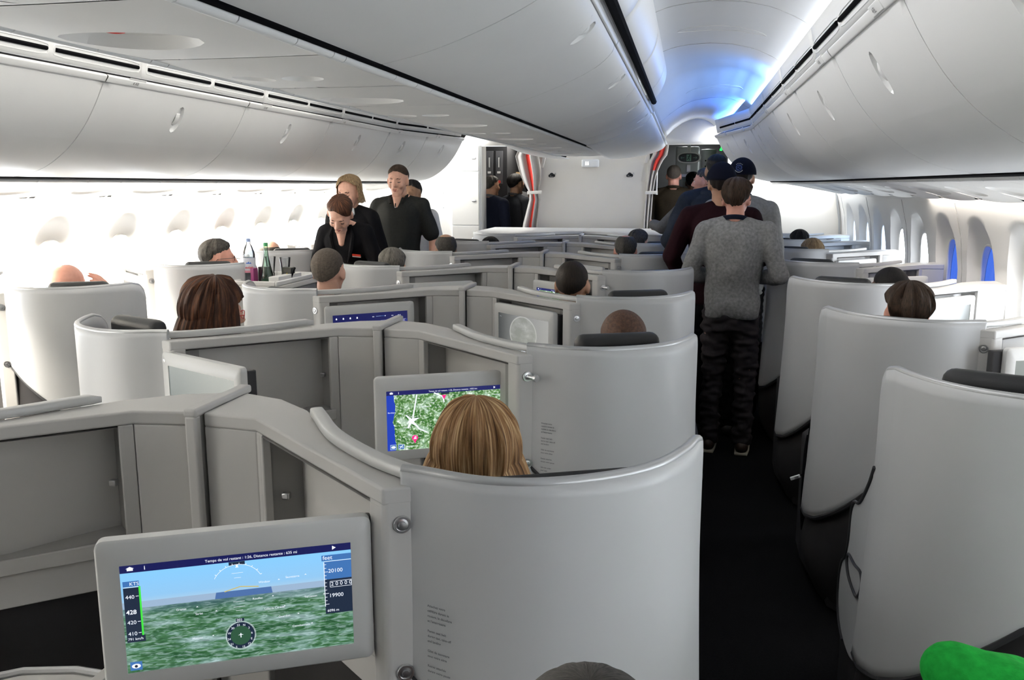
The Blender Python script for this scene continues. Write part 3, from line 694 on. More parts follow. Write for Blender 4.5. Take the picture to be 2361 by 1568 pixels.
CON = [(.017, .05), (.15, .035), (.575, -.335), (.632, -.305), (.52, -.225), (.39, -.10), (.30, .03), (.235, .12), (.13, .205), (.017, .245)]
VOID = [(.165, .022), (.24, .085), (.285, .03), (.372, -.108), (.50, -.235), (.575, -.30), (.565, -.326)]
m_railg = mat('satin_grey_rail', (.50, .50, .49), .4, metal=.1)
def make_suite(sg):
    r = empty('seat_suite')
    B = lambda mb, name, m, par=r, **k: sbuild(mb, sg, name, m, parent=par, **k)
    mb = MB(); n = len(RIM)
    mb.grid(lambda u, v: shell_pt(int(round(u*(n-1))), v), n, 26)
    B(mb, 'privacy_shell', m_shell, solid=.020, angle=50)
    mb = MB()
    top = [i for i in range(n) if RIM[i].y < .5]
    mb.tube([shell_pt(i, 1)+Vector((0, 0, .001)) for i in top if i == top[0] or (shell_pt(i, 1)-shell_pt(i-1, 1)).length > .001], .0098, 10)
    B(mb, 'shell_rim', m_rim)
    mb = MB(); mb.tube([shell_pt(i, 0) for i in range(n)], .012, 8); B(mb, 'lower_edge_strip', m_grille)
    # raised rail that carries the rim along the counter
    mb = MB(); pts = RAILP; nn = len(pts)
    def RS(u, v):
        i = int(round(u*(nn-1))); p = pts[i]; d = (pts[min(i+1, nn-1)]-pts[max(i-1, 0)]).normalized(); nr = Vector((d.y, -d.x, 0))
        if nr.y > 0: nr = -nr
        a = 2*math.pi*v; e = min(1, (nn-1-i)/5+.25); cx = math.copysign(abs(math.cos(a))**.4, math.cos(a))*.0145*e; cz = math.copysign(abs(math.sin(a))**.4, math.sin(a))*.011
        q = p+nr*(cx-.004); return (q.x, q.y, 1.214+cz*(e if cz > 0 else 1))
    mb.grid(RS, nn, 16, cv=True); mb.f.append(tuple(len(mb.v)-16+k for k in range(16))); mb.m.append(0)
    B(mb, 'rim_rail', m_railg)
    # console
    mb = MB(); mb.prism(CON, 1.170, 1.2015); B(mb, 'counter_top', m_console, bevel=.005, seg=3)
    mb = MB()
    mb.prism([(.017, .051), (.149, .0365), (.165, .052), (.24, .105), (.215, .14), (.12, .20), (.017, .24)], 0, 1.17)
    mb.prism([(.1495, .0355), (.174, .0145), (.187, .03), (.165, .05)], .83, 1.17)
    mb.prism([(.24, .105), (.30, .028), (.385, -.10), (.512, -.225), (.60, -.285), (.585, -.30), (.50, -.238), (.372, -.112), (.285, .02), (.228, .09)], 0, 1.17)
    for z0, z1, o in ((.868, .905, 0), (.79, .868, .006)):
        mb.prism([(.158+o, .022+o), (.24, .09), (.30, .028), (.385, -.10), (.50, -.235), (.59, -.30), (.568+o*.5, -.322+o)], z0, z1)
    B(mb, 'console_body', m_console, bevel=.003)
    mb = MB(); mb.prism([(.536, -.3005), (.5755, -.3345), (.6315, -.3045), (.60, -.270)], 0, 1.2005); B(mb, 'console_post', m_console, bevel=.010, seg=4)
    mb = MB(); q = [(x, y) for x, y in VOID]
    mb.add([(x, y, .906) for x, y in q]+[(x, y, 1.166) for x, y in q], [(0, 1, 8, 7), (1, 2, 9, 8), (2, 3, 10, 9), (3, 4, 11, 10), (4, 5, 12, 11), (6, 5, 4, 3, 2, 1, 0), (7, 8, 9, 10, 11, 12, 13)])
    ni = B(mb, 'monitor_niche', m_niche, smooth=False)
    mb = MB(); mb.prism([(.16, .045), (.24, .08), (.285, .02), (.372, -.112), (.50, -.24), (.585, -.305), (.56, -.30)], .02, .79); B(mb, 'footwell', m_base, smooth=False)
    mb = MB(); mb.box(.205, .222, .030, .046, 1.02, 1.035); mb.xform(lambda p: p+Vector((0, 0, .0))); B(mb, 'niche_catch', m_steel, par=ni, bevel=.003)
    for zc in (1.135, .862):
        mb = MB(); rot = Matrix.Rotation(math.radians(27), 3, 'Z') @ Matrix.Rotation(math.pi/2, 3, 'X')
        c = Vector((.6035, -.3205, zc))
        mb.lathe([(0, -.002), (.0155, -.002), (.0155, .002), (.0145, .004), (.011, .004), (.0105, .0025), (.007, .003), (.006, .006), (0, .0065)], c, 28, rot); B(mb, 'metal_button', m_steel)
    mb = MB(); mb.tube([(.639, -.316, .86), (.639, -.316, 1.20)], .0016, 6); B(mb, 'panel_joint', m_seam)
    # base housing under the shell
    mb = MB(); ids = list(range(0, n, 2)); m_ = len(ids)
    def BS(u, v):
        i = ids[int(round(u*(m_-1)))]; p = shell_pt(i, 0, -.02); z0 = .015; zt = p.z+.06; z = z0+(zt-z0)*v
        d = (RIM[min(i+1, n-1)]-RIM[max(i-1, 0)]).normalized(); nr = Vector((d.y, -d.x, 0)); bul = .030*math.sin(math.pi*min(1, v*1.2))-.05*(1-v)**2
        q = p+nr*bul; return (q.x, q.y, z)
    mb.grid(BS, m_, 14); mb.prism([(.62, -.28), (.84, -.28), (.96, -.21), (1.03, -.12), (1.05, .4), (.62, .4)], .02, .34)
    B(mb, 'base_housing', m_base, solid=.01)
    # seat
    ca = math.radians(24)
    fx, fy = -math.sin(ca), math.cos(ca); sx, sy = math.cos(ca), math.sin(ca); o0 = Vector((.82, .0, 0))
    def L(s, f, z): return Vector((o0.x+sx*s+fx*f, o0.y+sy*s+fy*f, z))
    def pad(name, s0, s1, f0, f1, z0, z1, m, tilt=0, bev=.03, par=r):
        mb = MB(); vs = [L(s, f+tilt*(1 if z == z1 else 0), z) for z in (z0, z1) for s, f in ((s0, f0), (s1, f0), (s1, f1), (s0, f1))]
        mb.add(vs, [(3, 2, 1, 0), (4, 5, 6, 7), (0, 1, 5, 4), (1, 2, 6, 5), (2, 3, 7, 6), (3, 0, 4, 7)]); return B(mb, name, m, par=par, bevel=bev, seg=4)
    pad('seat_cushion', -.24, .23, .12, .62, .30, .46, m_cush)
    bk = pad('seat_back', -.23, .21, -.06, .06, .44, 1.14, m_cush, tilt=-.05)
    pad('headrest', -.15, .13, -.135, -.065, 1.06, 1.238, m_leather, tilt=.0, bev=.03)
    # low side console next to the seat
    mb = MB(); mb.prism([(.02, .30), (.02, .90), (.10, .905), (.20, .88), (.28, .82), (.33, .72), (.35, .55), (.36, .20), (.30, .12), (.16, .24)], .20, .75)
    sc_ = B(mb, 'side_console', m_console, bevel=.012, seg=3)
    mb = MB(); mb.tube([(0, .90, .753), (.10, .905, .753), (.20, .88, .753), (.28, .82, .753), (.33, .72, .753), (.35, .55, .753)], .008, 8); B(mb, 'console_lip', m_rim, par=sc_)
    mb = MB(); mb.prism([(.98, .09), (1.085, .07), (1.10, .25), (1.095, .42), (1.05, .52), (.98, .55)], .05, .60); B(mb, 'armrest', m_base, bevel=.02, seg=3)
    # printed instruction label on the shell
    txt = ['Attachez votre', 'ceinture durant le', 'roulage, le décollage', "et l'atterrissage", '', 'Fasten seat belt', 'during taxi, take-off', 'and landing', '', 'Gilet de sauvetage', 'sous votre siège', '', 'Restez attachés', 'durant votre pause', '', 'Life vest under', 'your seat']
    mb = MB()
    for li, s in enumerate(txt):
        if not s: continue
        t = text_mesh(s, .0060, True); z = .992-li*.0092
        s0 = .052
        if sg > 0: t.xform(lambda p: shell_arc(s0+p.x, z+p.y, .0142))
        else: t.xform(lambda p: shell_arc(s0+.062-p.x, z+p.y, .0142))
        mb.add(t.v, t.f)
    B(mb, 'instruction_label', m_label, smooth=False)
    return r
m_label = mat('label_ink', (.10, .10, .11), .6)
protoP = make_suite(1); protoN = make_suite(-1)
P0 = 1.64; PP = 1.175
used = {1: False, -1: False}
def suite(hand, x, y, label, group):
    pr = protoP if hand > 0 else protoN
    if not used[hand]: o = pr; used[hand] = True
    else: o = copy_tree(pr)
    o.location = (x, y, 0); tag(o, label, 'seat suite', group); return o
# ------------------------------------------------------------------ monitors
def node_screen(kind):
    m, nt, N, L, B = nm('screen_'+kind)
    B.inputs['Base Color'].default_value = (.01, .01, .012, 1); B.inputs['Roughness'].default_value = .22
    uv = N.new('ShaderNodeUVMap'); sp = N.new('ShaderNodeSeparateXYZ'); L.new(uv.outputs[0], sp.inputs[0])
    def ramp(src, els, interp='LINEAR'):
        r = N.new('ShaderNodeValToRGB'); r.color_ramp.interpolation = interp
        while len(r.color_ramp.elements) < len(els): r.color_ramp.elements.new(.5)
        for e, (p, c) in zip(r.color_ramp.elements, els): e.position = p; e.color = (*c, 1)
        L.new(src, r.inputs[0]); return r.outputs[0]
    def nz(scale, det=6, st=(1, 1, 1), dist=0):
        mp = N.new('ShaderNodeMapping'); mp.inputs['Scale'].default_value = st; L.new(uv.outputs[0], mp.inputs[0])
        n = N.new('ShaderNodeTexNoise'); n.inputs['Scale'].default_value = scale; n.inputs['Detail'].default_value = det; n.inputs['Distortion'].default_value = dist
        L.new(mp.outputs[0], n.inputs[0]); return n.outputs[0]
    def mix(f, a, b):
        x = N.new('ShaderNodeMix'); x.data_type = 'RGBA'
        if isinstance(f, float): x.inputs[0].default_value = f
        else: L.new(f, x.inputs[0])
        for s, v in ((6, a), (7, b)):
            if isinstance(v, tuple): x.inputs[s].default_value = (*v, 1)
            else: L.new(v, x.inputs[s])
        return x.outputs[2]
    def gt(src, th):
        x = N.new('ShaderNodeMath'); x.operation = 'GREATER_THAN'; L.new(src, x.inputs[0]); x.inputs[1].default_value = th; return x.outputs[0]
    U_, V_ = sp.outputs[0], sp.outputs[1]
    st = 1.0; navy = (.008, .010, .085)
    if kind == 'view':
        sky = ramp(V_, [(.64, (.35, .55, .74)), (.70, (.26, .52, .80)), (.93, (.22, .55, .90))])
        g = mix(.42, ramp(nz(4.5, 10, (1, 3.0, 1), .5), [(.40, (.015, .085, .03)), (.50, (.05, .17, .06)), (.56, (.16, .30, .25)), (.64, (.36, .50, .52))]), ramp(nz(22, 8, (1, 2.4, 1), 1.0), [(.38, (.015, .06, .02)), (.50, (.08, .20, .11)), (.62, (.42, .58, .56))]))
        hz = ramp(V_, [(.50, (0, 0, 0)), (.62, (1, 1, 1))]); g = mix(hz, g, mix(.6, g, (.10, .17, .26)))
        sea = mix(gt(nz(3, 3, (1, .1, 1)), .48), (.30, .42, .58), (.07, .15, .36)); lo = mix(gt(V_, .595), g, sea)
        c = mix(gt(V_, .655), lo, sky); c = mix(gt(V_, .925), c, navy)
    elif kind == 'map':
        n1 = nz(6.5, 12, (1.7, 1, 1), .8)
        g = mix(.55, ramp(n1, [(.34, (.012, .06, .02)), (.45, (.045, .16, .025)), (.52, (.12, .24, .08)), (.60, (.40, .55, .44)), (.70, (.72, .82, .76))]), ramp(nz(30, 10, (1.7, 1, 1), .5), [(.36, (.01, .05, .015)), (.48, (.05, .15, .03)), (.56, (.25, .36, .22)), (.66, (.75, .82, .76))]))
        wv = N.new('ShaderNodeMath'); wv.operation = 'MULTIPLY_ADD'; L.new(nz(3, 4), wv.inputs[0]); wv.inputs[1].default_value = .12; L.new(U_, wv.inputs[2])
        c = mix(gt(wv.outputs[0], .125), (.01, .035, .33), g); ad = N.new('ShaderNodeMath'); ad.operation = 'SUBTRACT'; L.new(wv.outputs[0], ad.inputs[0]); L.new(V_, ad.inputs[1])
        c = mix(gt(ad.outputs[0], .58), c, (.01, .035, .33)); s2 = N.new('ShaderNodeMath'); s2.operation = 'ADD'; L.new(ad.outputs[0], s2.inputs[0]); s2.inputs[1].default_value = 0
        c = mix(gt(V_, .32), c, mix(gt(wv.outputs[0], .125), (.01, .035, .33), g)); c = mix(gt(V_, .925), c, navy); st = 1.35
    elif kind == 'globe':
        gr = N.new('ShaderNodeVectorMath'); gr.operation = 'DISTANCE'; gr.inputs[1].default_value = (.5, .35, 0); mp = N.new('ShaderNodeMapping'); L.new(uv.outputs[0], mp.inputs[0]); mp.inputs['Scale'].default_value = (1, .62, 1); L.new(mp.outputs[0], gr.inputs[0])
        base = ramp(U_, [(0, (.06, .065, .065)), (.35, (.22, .225, .215)), (1, (.36, .36, .34))])
        gl = ramp(nz(6, 6), [(.4, (.27, .29, .24)), (.6, (.40, .41, .37)), (.72, (.6, .6, .55))]); d = gr.outputs['Value']
        ring = ramp(d, [(.26, (1, 1, 1)), (.262, (0, 0, 0))]); c = mix(ring, base, mix(.55, base, gl)); r2 = ramp(d, [(.25, (0, 0, 0)), (.262, (1, 1, 1)), (.275, (0, 0, 0))]); c = mix(r2, c, (.5, .5, .47)); st = .9
    elif kind == 'menu':
        c = mix(gt(V_, .80), mix(gt(nz(5, 2), .55), (.02, .03, .18), (.20, .20, .33)), navy)
    elif kind == 'grey': c = ramp(V_, [(0, (.20, .23, .22)), (1, (.33, .36, .34))]); st = .8
    else: c = ramp(V_, [(0, (.012, .012, .014)), (1, (.02, .02, .022))]); st = .3
    L.new(c, B.inputs['Emission Color']); B.inputs['Emission Strength'].default_value = st
    return m
SCRM = {}
m_white_e = emis('screen_white_graphics', (.85, .9, 1), 1.0); m_green_e = emis('screen_green_graphics', (.06, .8, .06), .9)
m_dark_e = emis('screen_dark_graphics', (.015, .025, .05), 1.0); m_pink_e = emis('screen_pink_graphics', (.85, .02, .22), 1.1); m_navy_e = emis('screen_blue_graphics', (.05, .16, .42), 1.0)
m_frame = mat('monitor_frame_plastic', (.60, .60, .59), .38)
def monitor(su, Lp, Rp, zt, kind, W=.436, H=.262, arm=True):
    """local coordinates inside the suite; Lp, Rp are the top corners as (x, y), left and right as seen from behind"""
    Lp = Vector((Lp[0], Lp[1], 0)); Rp = Vector((Rp[0], Rp[1], 0)); ex = (Rp-Lp).normalized(); mid = (Lp+Rp)/2
    nz_ = Vector((ex.y, -ex.x, 0)); ez = Vector((0, 0, 1)); c = Vector((mid.x, mid.y, zt-H/2))
    T = lambda p: c+ex*p.x+ez*p.y+nz_*p.z
    mb = MB(); w, h, t = W/2, H/2, .012
    scx, scy, sw, sh = .0, -.006, .183, .094
    out = [(-w, -h), (w, -h), (w, h), (-w, h)]; inn = [(scx-sw, scy-sh), (scx+sw, scy-sh), (scx+sw, scy+sh), (scx-sw, scy+sh)]
    vs = [(x, y, t) for x, y in out]+[(x, y, t) for x, y in inn]+[(x, y, t-.003) for x, y in inn]+[(x, y, -t) for x, y in out]
    fs = [(i, (i+1) % 4, 4+(i+1) % 4, 4+i) for i in range(4)]+[(4+i, 4+(i+1) % 4, 8+(i+1) % 4, 8+i) for i in range(4)]+[(12+i, 12+(i+1) % 4, (i+1) % 4, i) for i in range(4)]+[(15, 14, 13, 12)]
    # rounded outer corners
    def rr(w, h, r): return [(sx*(w-r)+r*math.cos(a), sy*(h-r)+r*math.sin(a)) for sx, sy, a0 in ((1, 1, 0), (-1, 1, 90), (-1, -1, 180), (1, -1, 270)) for a in [math.radians(a0+q*22.5) for q in range(5)]]
    o1 = rr(w, h, .014); o2 = rr(w-.004, h-.004, .011); ii = rr(sw, sh, .001); ii = [(x+scx, y+scy) for x, y in ii]; n = len(o1)
    rings = [[(x, y, -t) for x, y in o1], [(x, y, t-.004) for x, y in o1], [(x, y, t) for x, y in o2], [(x, y, t) for x, y in ii], [(x, y, t-.003) for x, y in ii]]
    vs = [p for q in rings for p in q]; fs = [(a*n+i, a*n+(i+1) % n, (a+1)*n+(i+1) % n, (a+1)*n+i) for a in range(4) for i in range(n)]+[tuple(range(n-1, -1, -1))]
    mb.add(vs, fs); mb.xform(T); mo = mb.build('monitor', m_frame, parent=su, fix=False, angle=45)
    if kind not in SCRM: SCRM[kind] = node_screen(kind)
    mb = MB(); z = t-.0028; q = [(scx-sw, scy-sh), (scx+sw, scy-sh), (scx+sw, scy+sh), (scx-sw, scy+sh)]
    n0 = mb.add([(x, y, z) for x, y in q], [(0, 1, 2, 3)]); mb.uv = {0: (0, 0), 1: (1, 0), 2: (1, 1), 3: (0, 1)}
    mb.xform(T).build('screen', SCRM[kind], parent=mo, smooth=False)
    if arm:
        mb = MB(); mb.box(-w+.10, w+.004, -h+.05, h-.012, -t-.03, -t-.001) if arm > 0 else mb.box(-w-.035, w-.1, -h+.02, h-.012, -t-.03, -t-.001); mb.v = [tuple(T(Vector(p))) for p in mb.v]
        mb.build('mounting_arm', m_grille, parent=mo, bevel=.004)
    SX = lambda u, v, dz=.0006: T(Vector((scx-sw+2*sw*u, scy-sh+2*sh*v, z+dz)))
    parts = {}
    def gm(m): return parts.setdefault(m.name, (MB(), m))[0]
    def rect(m, u0, u1, v0, v1, dz=.0004): gm(m).add([SX(u0, v0, dz), SX(u1, v0, dz), SX(u1, v1, dz), SX(u0, v1, dz)], [(0, 1, 2, 3)])
    def poly(m, pts, dz=.0008): gm(m).add([SX(u, v, dz) for u, v in pts], [tuple(range(len(pts)))])
    def line(m, a, b, wd=.002, dz=.0008):
        A = Vector((a[0]*2*sw, a[1]*2*sh)); Bv = Vector((b[0]*2*sw, b[1]*2*sh)); d = (Bv-A).normalized()*wd/2; pn = Vector((-d.y, d.x))
        gm(m).add([SX(p.x/2/sw, p.y/2/sh, dz) for p in (A-pn, Bv-pn, Bv+pn, A+pn)], [(0, 1, 2, 3)])
    def text(m, s, u, v, size, dz=.001, bold=False):
        tm = text_mesh(s, size, bold); gm(m).add([SX(u+p[0]/2/sw, v+p[1]/2/sh, dz) for p in tm.v], tm.f)
    W_, G_, D_, K_, NV = m_white_e, m_green_e, m_dark_e, m_pink_e, m_navy_e
    if kind in ('view', 'map'):
        text(W_, 'Temps de vol restant : 1:26, Distance restante : '+('635 mi' if kind == 'view' else '1022 km'), .355, .948, .0066)
        poly(W_, [(.03, .945), (.055, .945), (.055, .965), (.06, .965), (.0425, .982), (.025, .965), (.03, .965)]); text(W_, 'i', .10, .945, .0095, bold=True)
        poly(W_, [(.915, .943), (.932, .962), (.915, .981)])
    if kind == 'view':
        rect(D_, .455, .525, .895, .925)
        for q in range(24):
            a0, a1 = math.radians(25+q*130/24), math.radians(25+(q+1)*130/24)
            line(W_, (.49+.11*math.cos(a0), .70+.20*math.sin(a0)), (.49+.11*math.cos(a1), .70+.20*math.sin(a1)), .0007)
        for q in range(0, 27, 3):
            a0 = math.radians(25+q*5); line(W_, (.49+.11*math.cos(a0), .70+.20*math.sin(a0)), (.49+.118*math.cos(a0), .70+.215*math.sin(a0)), .0009)
        poly(W_, [(.483, .90), (.497, .90), (.4925, .885), (.498, .872), (.482, .872), (.4875, .885)])
        for v, l in ((.82, .05), (.775, .03), (.55, .05), (.50, .05), (.465, .03)): line(W_, (.49-l/2, v), (.49+l/2, v), .0005)
        Y_ = emis('screen_yellow_graphics', (.6, .5, .15), .9); line(Y_, (.43, .655), (.50, .69), .0016); line(Y_, (.50, .69), (.58, .672), .0016)
        # altitude scale on the right
        rect(NV, .865, 1, .84, .895); text(W_, 'feet', .87, .853, .0105); rect(D_, .875, 1, .40, .66, .0003); rect(NV, .875, 1, .66, .835, .0003)
        line(W_, (.875, .40), (.875, .83), .0011); line(W_, (.875, .835), (1, .835), .0007)
        for q in range(12): v = .42+q*.035; line(W_, (.875, v), (.885 if q % 3 else .893, v), .0008)
        text(W_, '20100', .893, .725, .0098); text(W_, '19900', .893, .485, .0098); text(W_, '6096 m', .883, .345, .0065); rect(D_, .875, 1, .325, .40, .0003)
        poly(D_, [(.876, .615), (.89, .64), (1, .64), (1, .585), (.89, .585)], .0012); text(W_, '2 0 0 0 0', .903, .598, .0098, .0016)
        for a, b in (((.90, .585), (1, .585)), ((.90, .64), (1, .64)), ((.90, .585), (.90, .64)), ((.998, .585), (.998, .64))): line(W_, a, b, .0007, .0016)
        # speed scale on the left
        rect(NV, .008, .075, .80, .85); text(W_, 'KTS', .035, .81, .0085); rect(D_, .008, .075, .345, .79, .0003); rect(G_, .072, .080, .345, .80, .0012)
        line(W_, (.01, .795), (.075, .795), .0007)
        for s, v in (('440', .69), ('420', .455), ('410', .35)): text(W_, s, .015, v, .0092); line(W_, (.058, v+.02), (.07, v+.02), .0009)
        rect(D_, .01, .07, .54, .60, .0013); text(W_, '428', .014, .55, .0105, .0018, True)
        rect(D_, .008, .085, .285, .345, .0003); text(W_, '791 km/h', .012, .305, .0062)
        rect(NV, .012, .062, .02, .10); pts = [(.037+.019*math.cos(a), .06+.022*math.sin(a)) for a in [q*.5236 for q in range(12)]]; poly(W_, pts); poly(D_, [(.037+.007*math.cos(a), .06+.014*math.sin(a)) for a in [q*.785 for q in range(8)]], .0014)
        # compass rose
        cu, cv, ru, rv = .49, .225, .066, .135
        poly(D_, [(cu+ru*.93*math.cos(a), cv+rv*.93*math.sin(a)) for a in [2*math.pi*q/40 for q in range(40)]], .0006)
        GG = emis('screen_green_dark_graphics', (.03, .09, .05), 1.0); poly(GG, [(cu+ru*.68*math.cos(a), cv+rv*.68*math.sin(a)) for a in [2*math.pi*q/40 for q in range(40)]], .0009)
        for q in range(72):
            a = 2*math.pi*q/72; k0 = .93; k1 = 1.02; line(W_, (cu+ru*k0*math.cos(a), cv+rv*k0*math.sin(a)), (cu+ru*k1*math.cos(a), cv+rv*k1*math.sin(a)), .0007, .0012)
        for q, s in enumerate(['N', '3', '6', 'E', '12', '15', 'S', '21', '24', 'W', '30', '33']):
            a = math.pi/2-2*math.pi*q/12-.35; text(W_, s, cu+ru*.80*math.cos(a)-.007, cv+rv*.80*math.sin(a)-.015, .0052, .0013)
        rect(D_, cu-.018, cu+.018, cv+rv*1.0, cv+rv*1.22, .0013); text(W_, '002', cu-.014, cv+rv*1.04, .0058, .0018)
        poly(W_, [(cu-.002, cv-.02), (cu+.002, cv-.02), (cu+.002, cv+.022), (cu-.002, cv+.022)], .0014); poly(W_, [(cu-.012, cv+.004), (cu+.012, cv+.004), (cu, cv+.014)], .0014)
        for s, u, v in (('Windsor', .58, .70), ('Sauveterre', .70, .72), ('Lafat-la-Canéda', .60, .44), ('Sarlat', .30, .47), ('Gramat', .22, .53), ('Rouillac', .55, .55), ('Terrasson', .78, .51), ('Gourdon', .66, .35), ('Castelsarrasin', .72, .24), ('Moissac', .28, .24)):
            text(W_, s, u, v, .0052); poly(W_, [(u+.085, v+.012), (u+.09, v+.022), (u+.095, v+.012)])
    if kind == 'map':
        rect(D_, .46, .53, .895, .925)
        line(W_, (.255, .92), (.215, .50), .0042); line(W_, (.40, .93), (.475, .86), .0042); line(W_, (.475, .86), (.485, .76), .0042); line(W_, (.23, .44), (.27, .34), .004); line(W_, (.27, .34), (.34, .27), .004)
        poly(W_, [(.155, .585), (.165, .59), (.205, .52), (.265, .53), (.268, .52), (.225, .47), (.265, .38), (.255, .375), (.205, .44), (.18, .36), (.17, .365), (.185, .46), (.17, .45), (.175, .475), (.19, .50)], .0012)
        text(W_, 'Bordeaux', .01, .63, .0062); text(W_, 'Saint-Étienne', .29, .70, .0060); text(W_, 'Lyon', .37, .76, .0060); text(W_, 'Toulouse', .14, .37, .0060); text(W_, 'Ljubljana', .92, .83, .006); text(W_, 'Lleida', .17, .24, .006); text(W_, 'Barcelona', .16, .05, .006)
        poly(K_, [(.465, .885), (.505, .885), (.485, .81)], .0014); pts = [(.232+.026*math.cos(a), .195+.045*math.sin(a)) for a in [2*math.pi*q/24 for q in range(24)]]; poly(K_, pts, .0014); poly(K_, [(.218, .16), (.246, .16), (.232, .10)], .0015)
        rect(W_, .225, .230, .18, .215, .002); rect(W_, .234, .243, .18, .225, .002); rect(W_, .219, .245, .175, .185, .002)
        for u in (.025, .09):
            rect(NV, u, u+.05, .02, .10, .0012)
            for a, b in (((u, .02), (u+.05, .02)), ((u, .10), (u+.05, .10)), ((u, .02), (u, .10)), ((u+.05, .02), (u+.05, .10))): line(W_, a, b, .0007, .0016)
        poly(W_, [(.05+.019*math.cos(a), .06+.022*math.sin(a)) for a in [q*.5236 for q in range(12)]], .0018); line(W_, (.10, .03), (.13, .09), .002, .0018); line(W_, (.10, .07), (.132, .05), .0018, .0018)
    if kind == 'menu':
        for u in (.04, .13, .22, .31): poly(W_, [(u, .88), (u+.018, .88), (u+.018, .91), (u+.009, .93), (u, .91)])
        line(NV, (.57, .905), (.70, .905), .0014); line(W_, (.57, .905), (.64, .905), .0016); poly(W_, [(.69, .89), (.705, .905), (.69, .92)]); text(W_, '02h', .52, .888, .0068); text(W_, '05h', .78, .888, .0068); text(W_, '-09:25', .86, .888, .0068); rect(G_, .44, .55, .73, .76)
    if kind == 'globe':
        text(W_, '<  i', .03, .90, .008); poly(W_, [(.45, .20), (.47, .23), (.55, .15), (.53, .13)]); poly(W_, [(.47, .12), (.49, .12), (.52, .25), (.50, .25)])
    if parts:
        al = MB(); ms = []
        for k_, (g_, m) in parts.items(): al.mi = len(ms); ms.append(m); al.add(g_.v, g_.f)
        al.build('screen_graphics', ms, parent=mo, smooth=False)
    return mo
m_small = 'map'
CX_R, CX_L = 0.0, 0.0
pos_words = ['right behind the lens at the bottom edge', 'nearest', 'second', 'third', 'fourth', 'fifth', 'sixth', 'seventh']
CS = {}
ordw = ['nearest', 'second nearest', 'third nearest', 'fourth nearest', 'fifth nearest', 'sixth nearest', 'farthest']
for n in range(-1, 7):
    y = P0+PP*n
    w_ = 'just below the camera' if n < 0 else ordw[n]
    for hand, side in ((1, 'right'), (-1, 'left')):
        o = suite(hand, 0, y, ('suite with curved shell in the centre %s column, ' % side)+('hidden just below the camera' if n < 0 else w_+' to the camera'), 'centre %s column of suites' % side)
        CS[(hand, n)] = o
SFX = {}
for k in range(6):
    y = 2.40+PP*k
    SFX[('R', k)] = suite(-1, 2.70, y, 'light grey suite along the right windows, %s to the camera' % ordw[k], 'right window column of suites')
SFX[('R', 6)] = suite(-1, 2.70, 9.31, 'small light grey end suite by the right windows against the bulkhead', 'right window column of suites')
for k in range(6):
    y = 2.62+PP*k
    SFX[('L', k)] = suite(1, -2.70, y, 'light grey suite along the left windows, %s to the camera' % ordw[k], 'left window column of suites')
# monitors pulled out of the consoles
monitor(CS[(1, 0)], (.150, -.500), (.540, -.305), 1.143, 'view')
monitor(CS[(1, 1)], (.137, -.412), (.548, -.205), 1.130, 'map')
FL, FR = (.165, .012), (.548, -.322)
monitor(CS[(1, 2)], (.160, .000), (.528, -.318), 1.155, 'globe')
monitor(CS[(-1, 2)], (-.585, -.345), (-.195, -.025), 1.155, 'menu')
monitor(CS[(1, 3)], (.150, -.02), (.505, -.315), 1.14, 'map')
monitor(CS[(1, 4)], (.150, -.02), (.505, -.315), 1.14, 'dark')
monitor(CS[(-1, 1)], (-.60, -.315), (-.235, -.50), 1.165, 'grey')
monitor(CS[(-1, 3)], (-.56, -.36), (-.20, -.12), 1.135, 'dark')
monitor(SFX[('R', 1)], (-.555, -.385), (-.15, -.225), 1.15, 'grey', arm=-1)
monitor(SFX[('R', 2)], (-.565, -.345), (-.185, -.015), 1.155, 'grey')
monitor(SFX[('R', 3)], (-.56, -.40), (-.18, -.20), 1.15, 'dark')
monitor(SFX[('R', 4)], (-.565, -.355), (-.195, -.025), 1.15, 'dark')
monitor(SFX[('L', 2)], (.18, .0), (.55, -.325), 1.15, 'dark')
for su, dz in ((CS[(1, 0)], -.16), (CS[(-1, 2)], -.03), (SFX[('R', 1)], -.03), (CS[(1, 3)], -.02), (CS[(-1, 4)], -.04)):
    for ch in list(C.objects):
        if ch.parent is su and ch.name.startswith('headrest'): ch.location.z += dz
# aisle side panel of the nearest right suite
mb = MB(); pz = [(v.x, v.y) for v in cat([(.045, .93, 0), (.10, .86, 0), (.20, .77, 0), (.28, .742, 0), (.315, .69, 0), (.325, .60, 0), (.36, .53, 0), (.41, .49, 0), (.435, .42, 0), (.42, .33, 0), (.34, .275, 0), (.20, .27, 0), (.045, .33, 0)], 4)]; NZ = len(pz)
mb.add([(-1.088, y, z) for y, z in pz]+[(-1.108, y, z) for y, z in pz], [tuple(range(NZ-1, -1, -1)), tuple(range(NZ, 2*NZ))]+[(i, (i+1) % NZ, NZ+(i+1) % NZ, NZ+i) for i in range(NZ)])
sp_ = mb.build('side_panel', m_shell, parent=SFX[('R', 0)], bevel=.006); mb = MB(); mb.tube([(-1.110, y, z+.002) for y, z in pz[:17]], .005, 8); mb.tube([(-1.110, y, z) for y, z in pz[16:42]], .004, 8); mb.build('panel_edge', m_grille, parent=sp_); mb = MB(); mb.tube([(-1.112, v.x, v.y) for v in cat([(.30, .565, 0), (.312, .53, 0), (.26, .50, 0), (.14, .50, 0), (.085, .56, 0), (.11, .59, 0), (.20, .575, 0)], 5, True)], .0045, 8, closed=True); mb.build('pocket_rim', m_grille, parent=sp_)
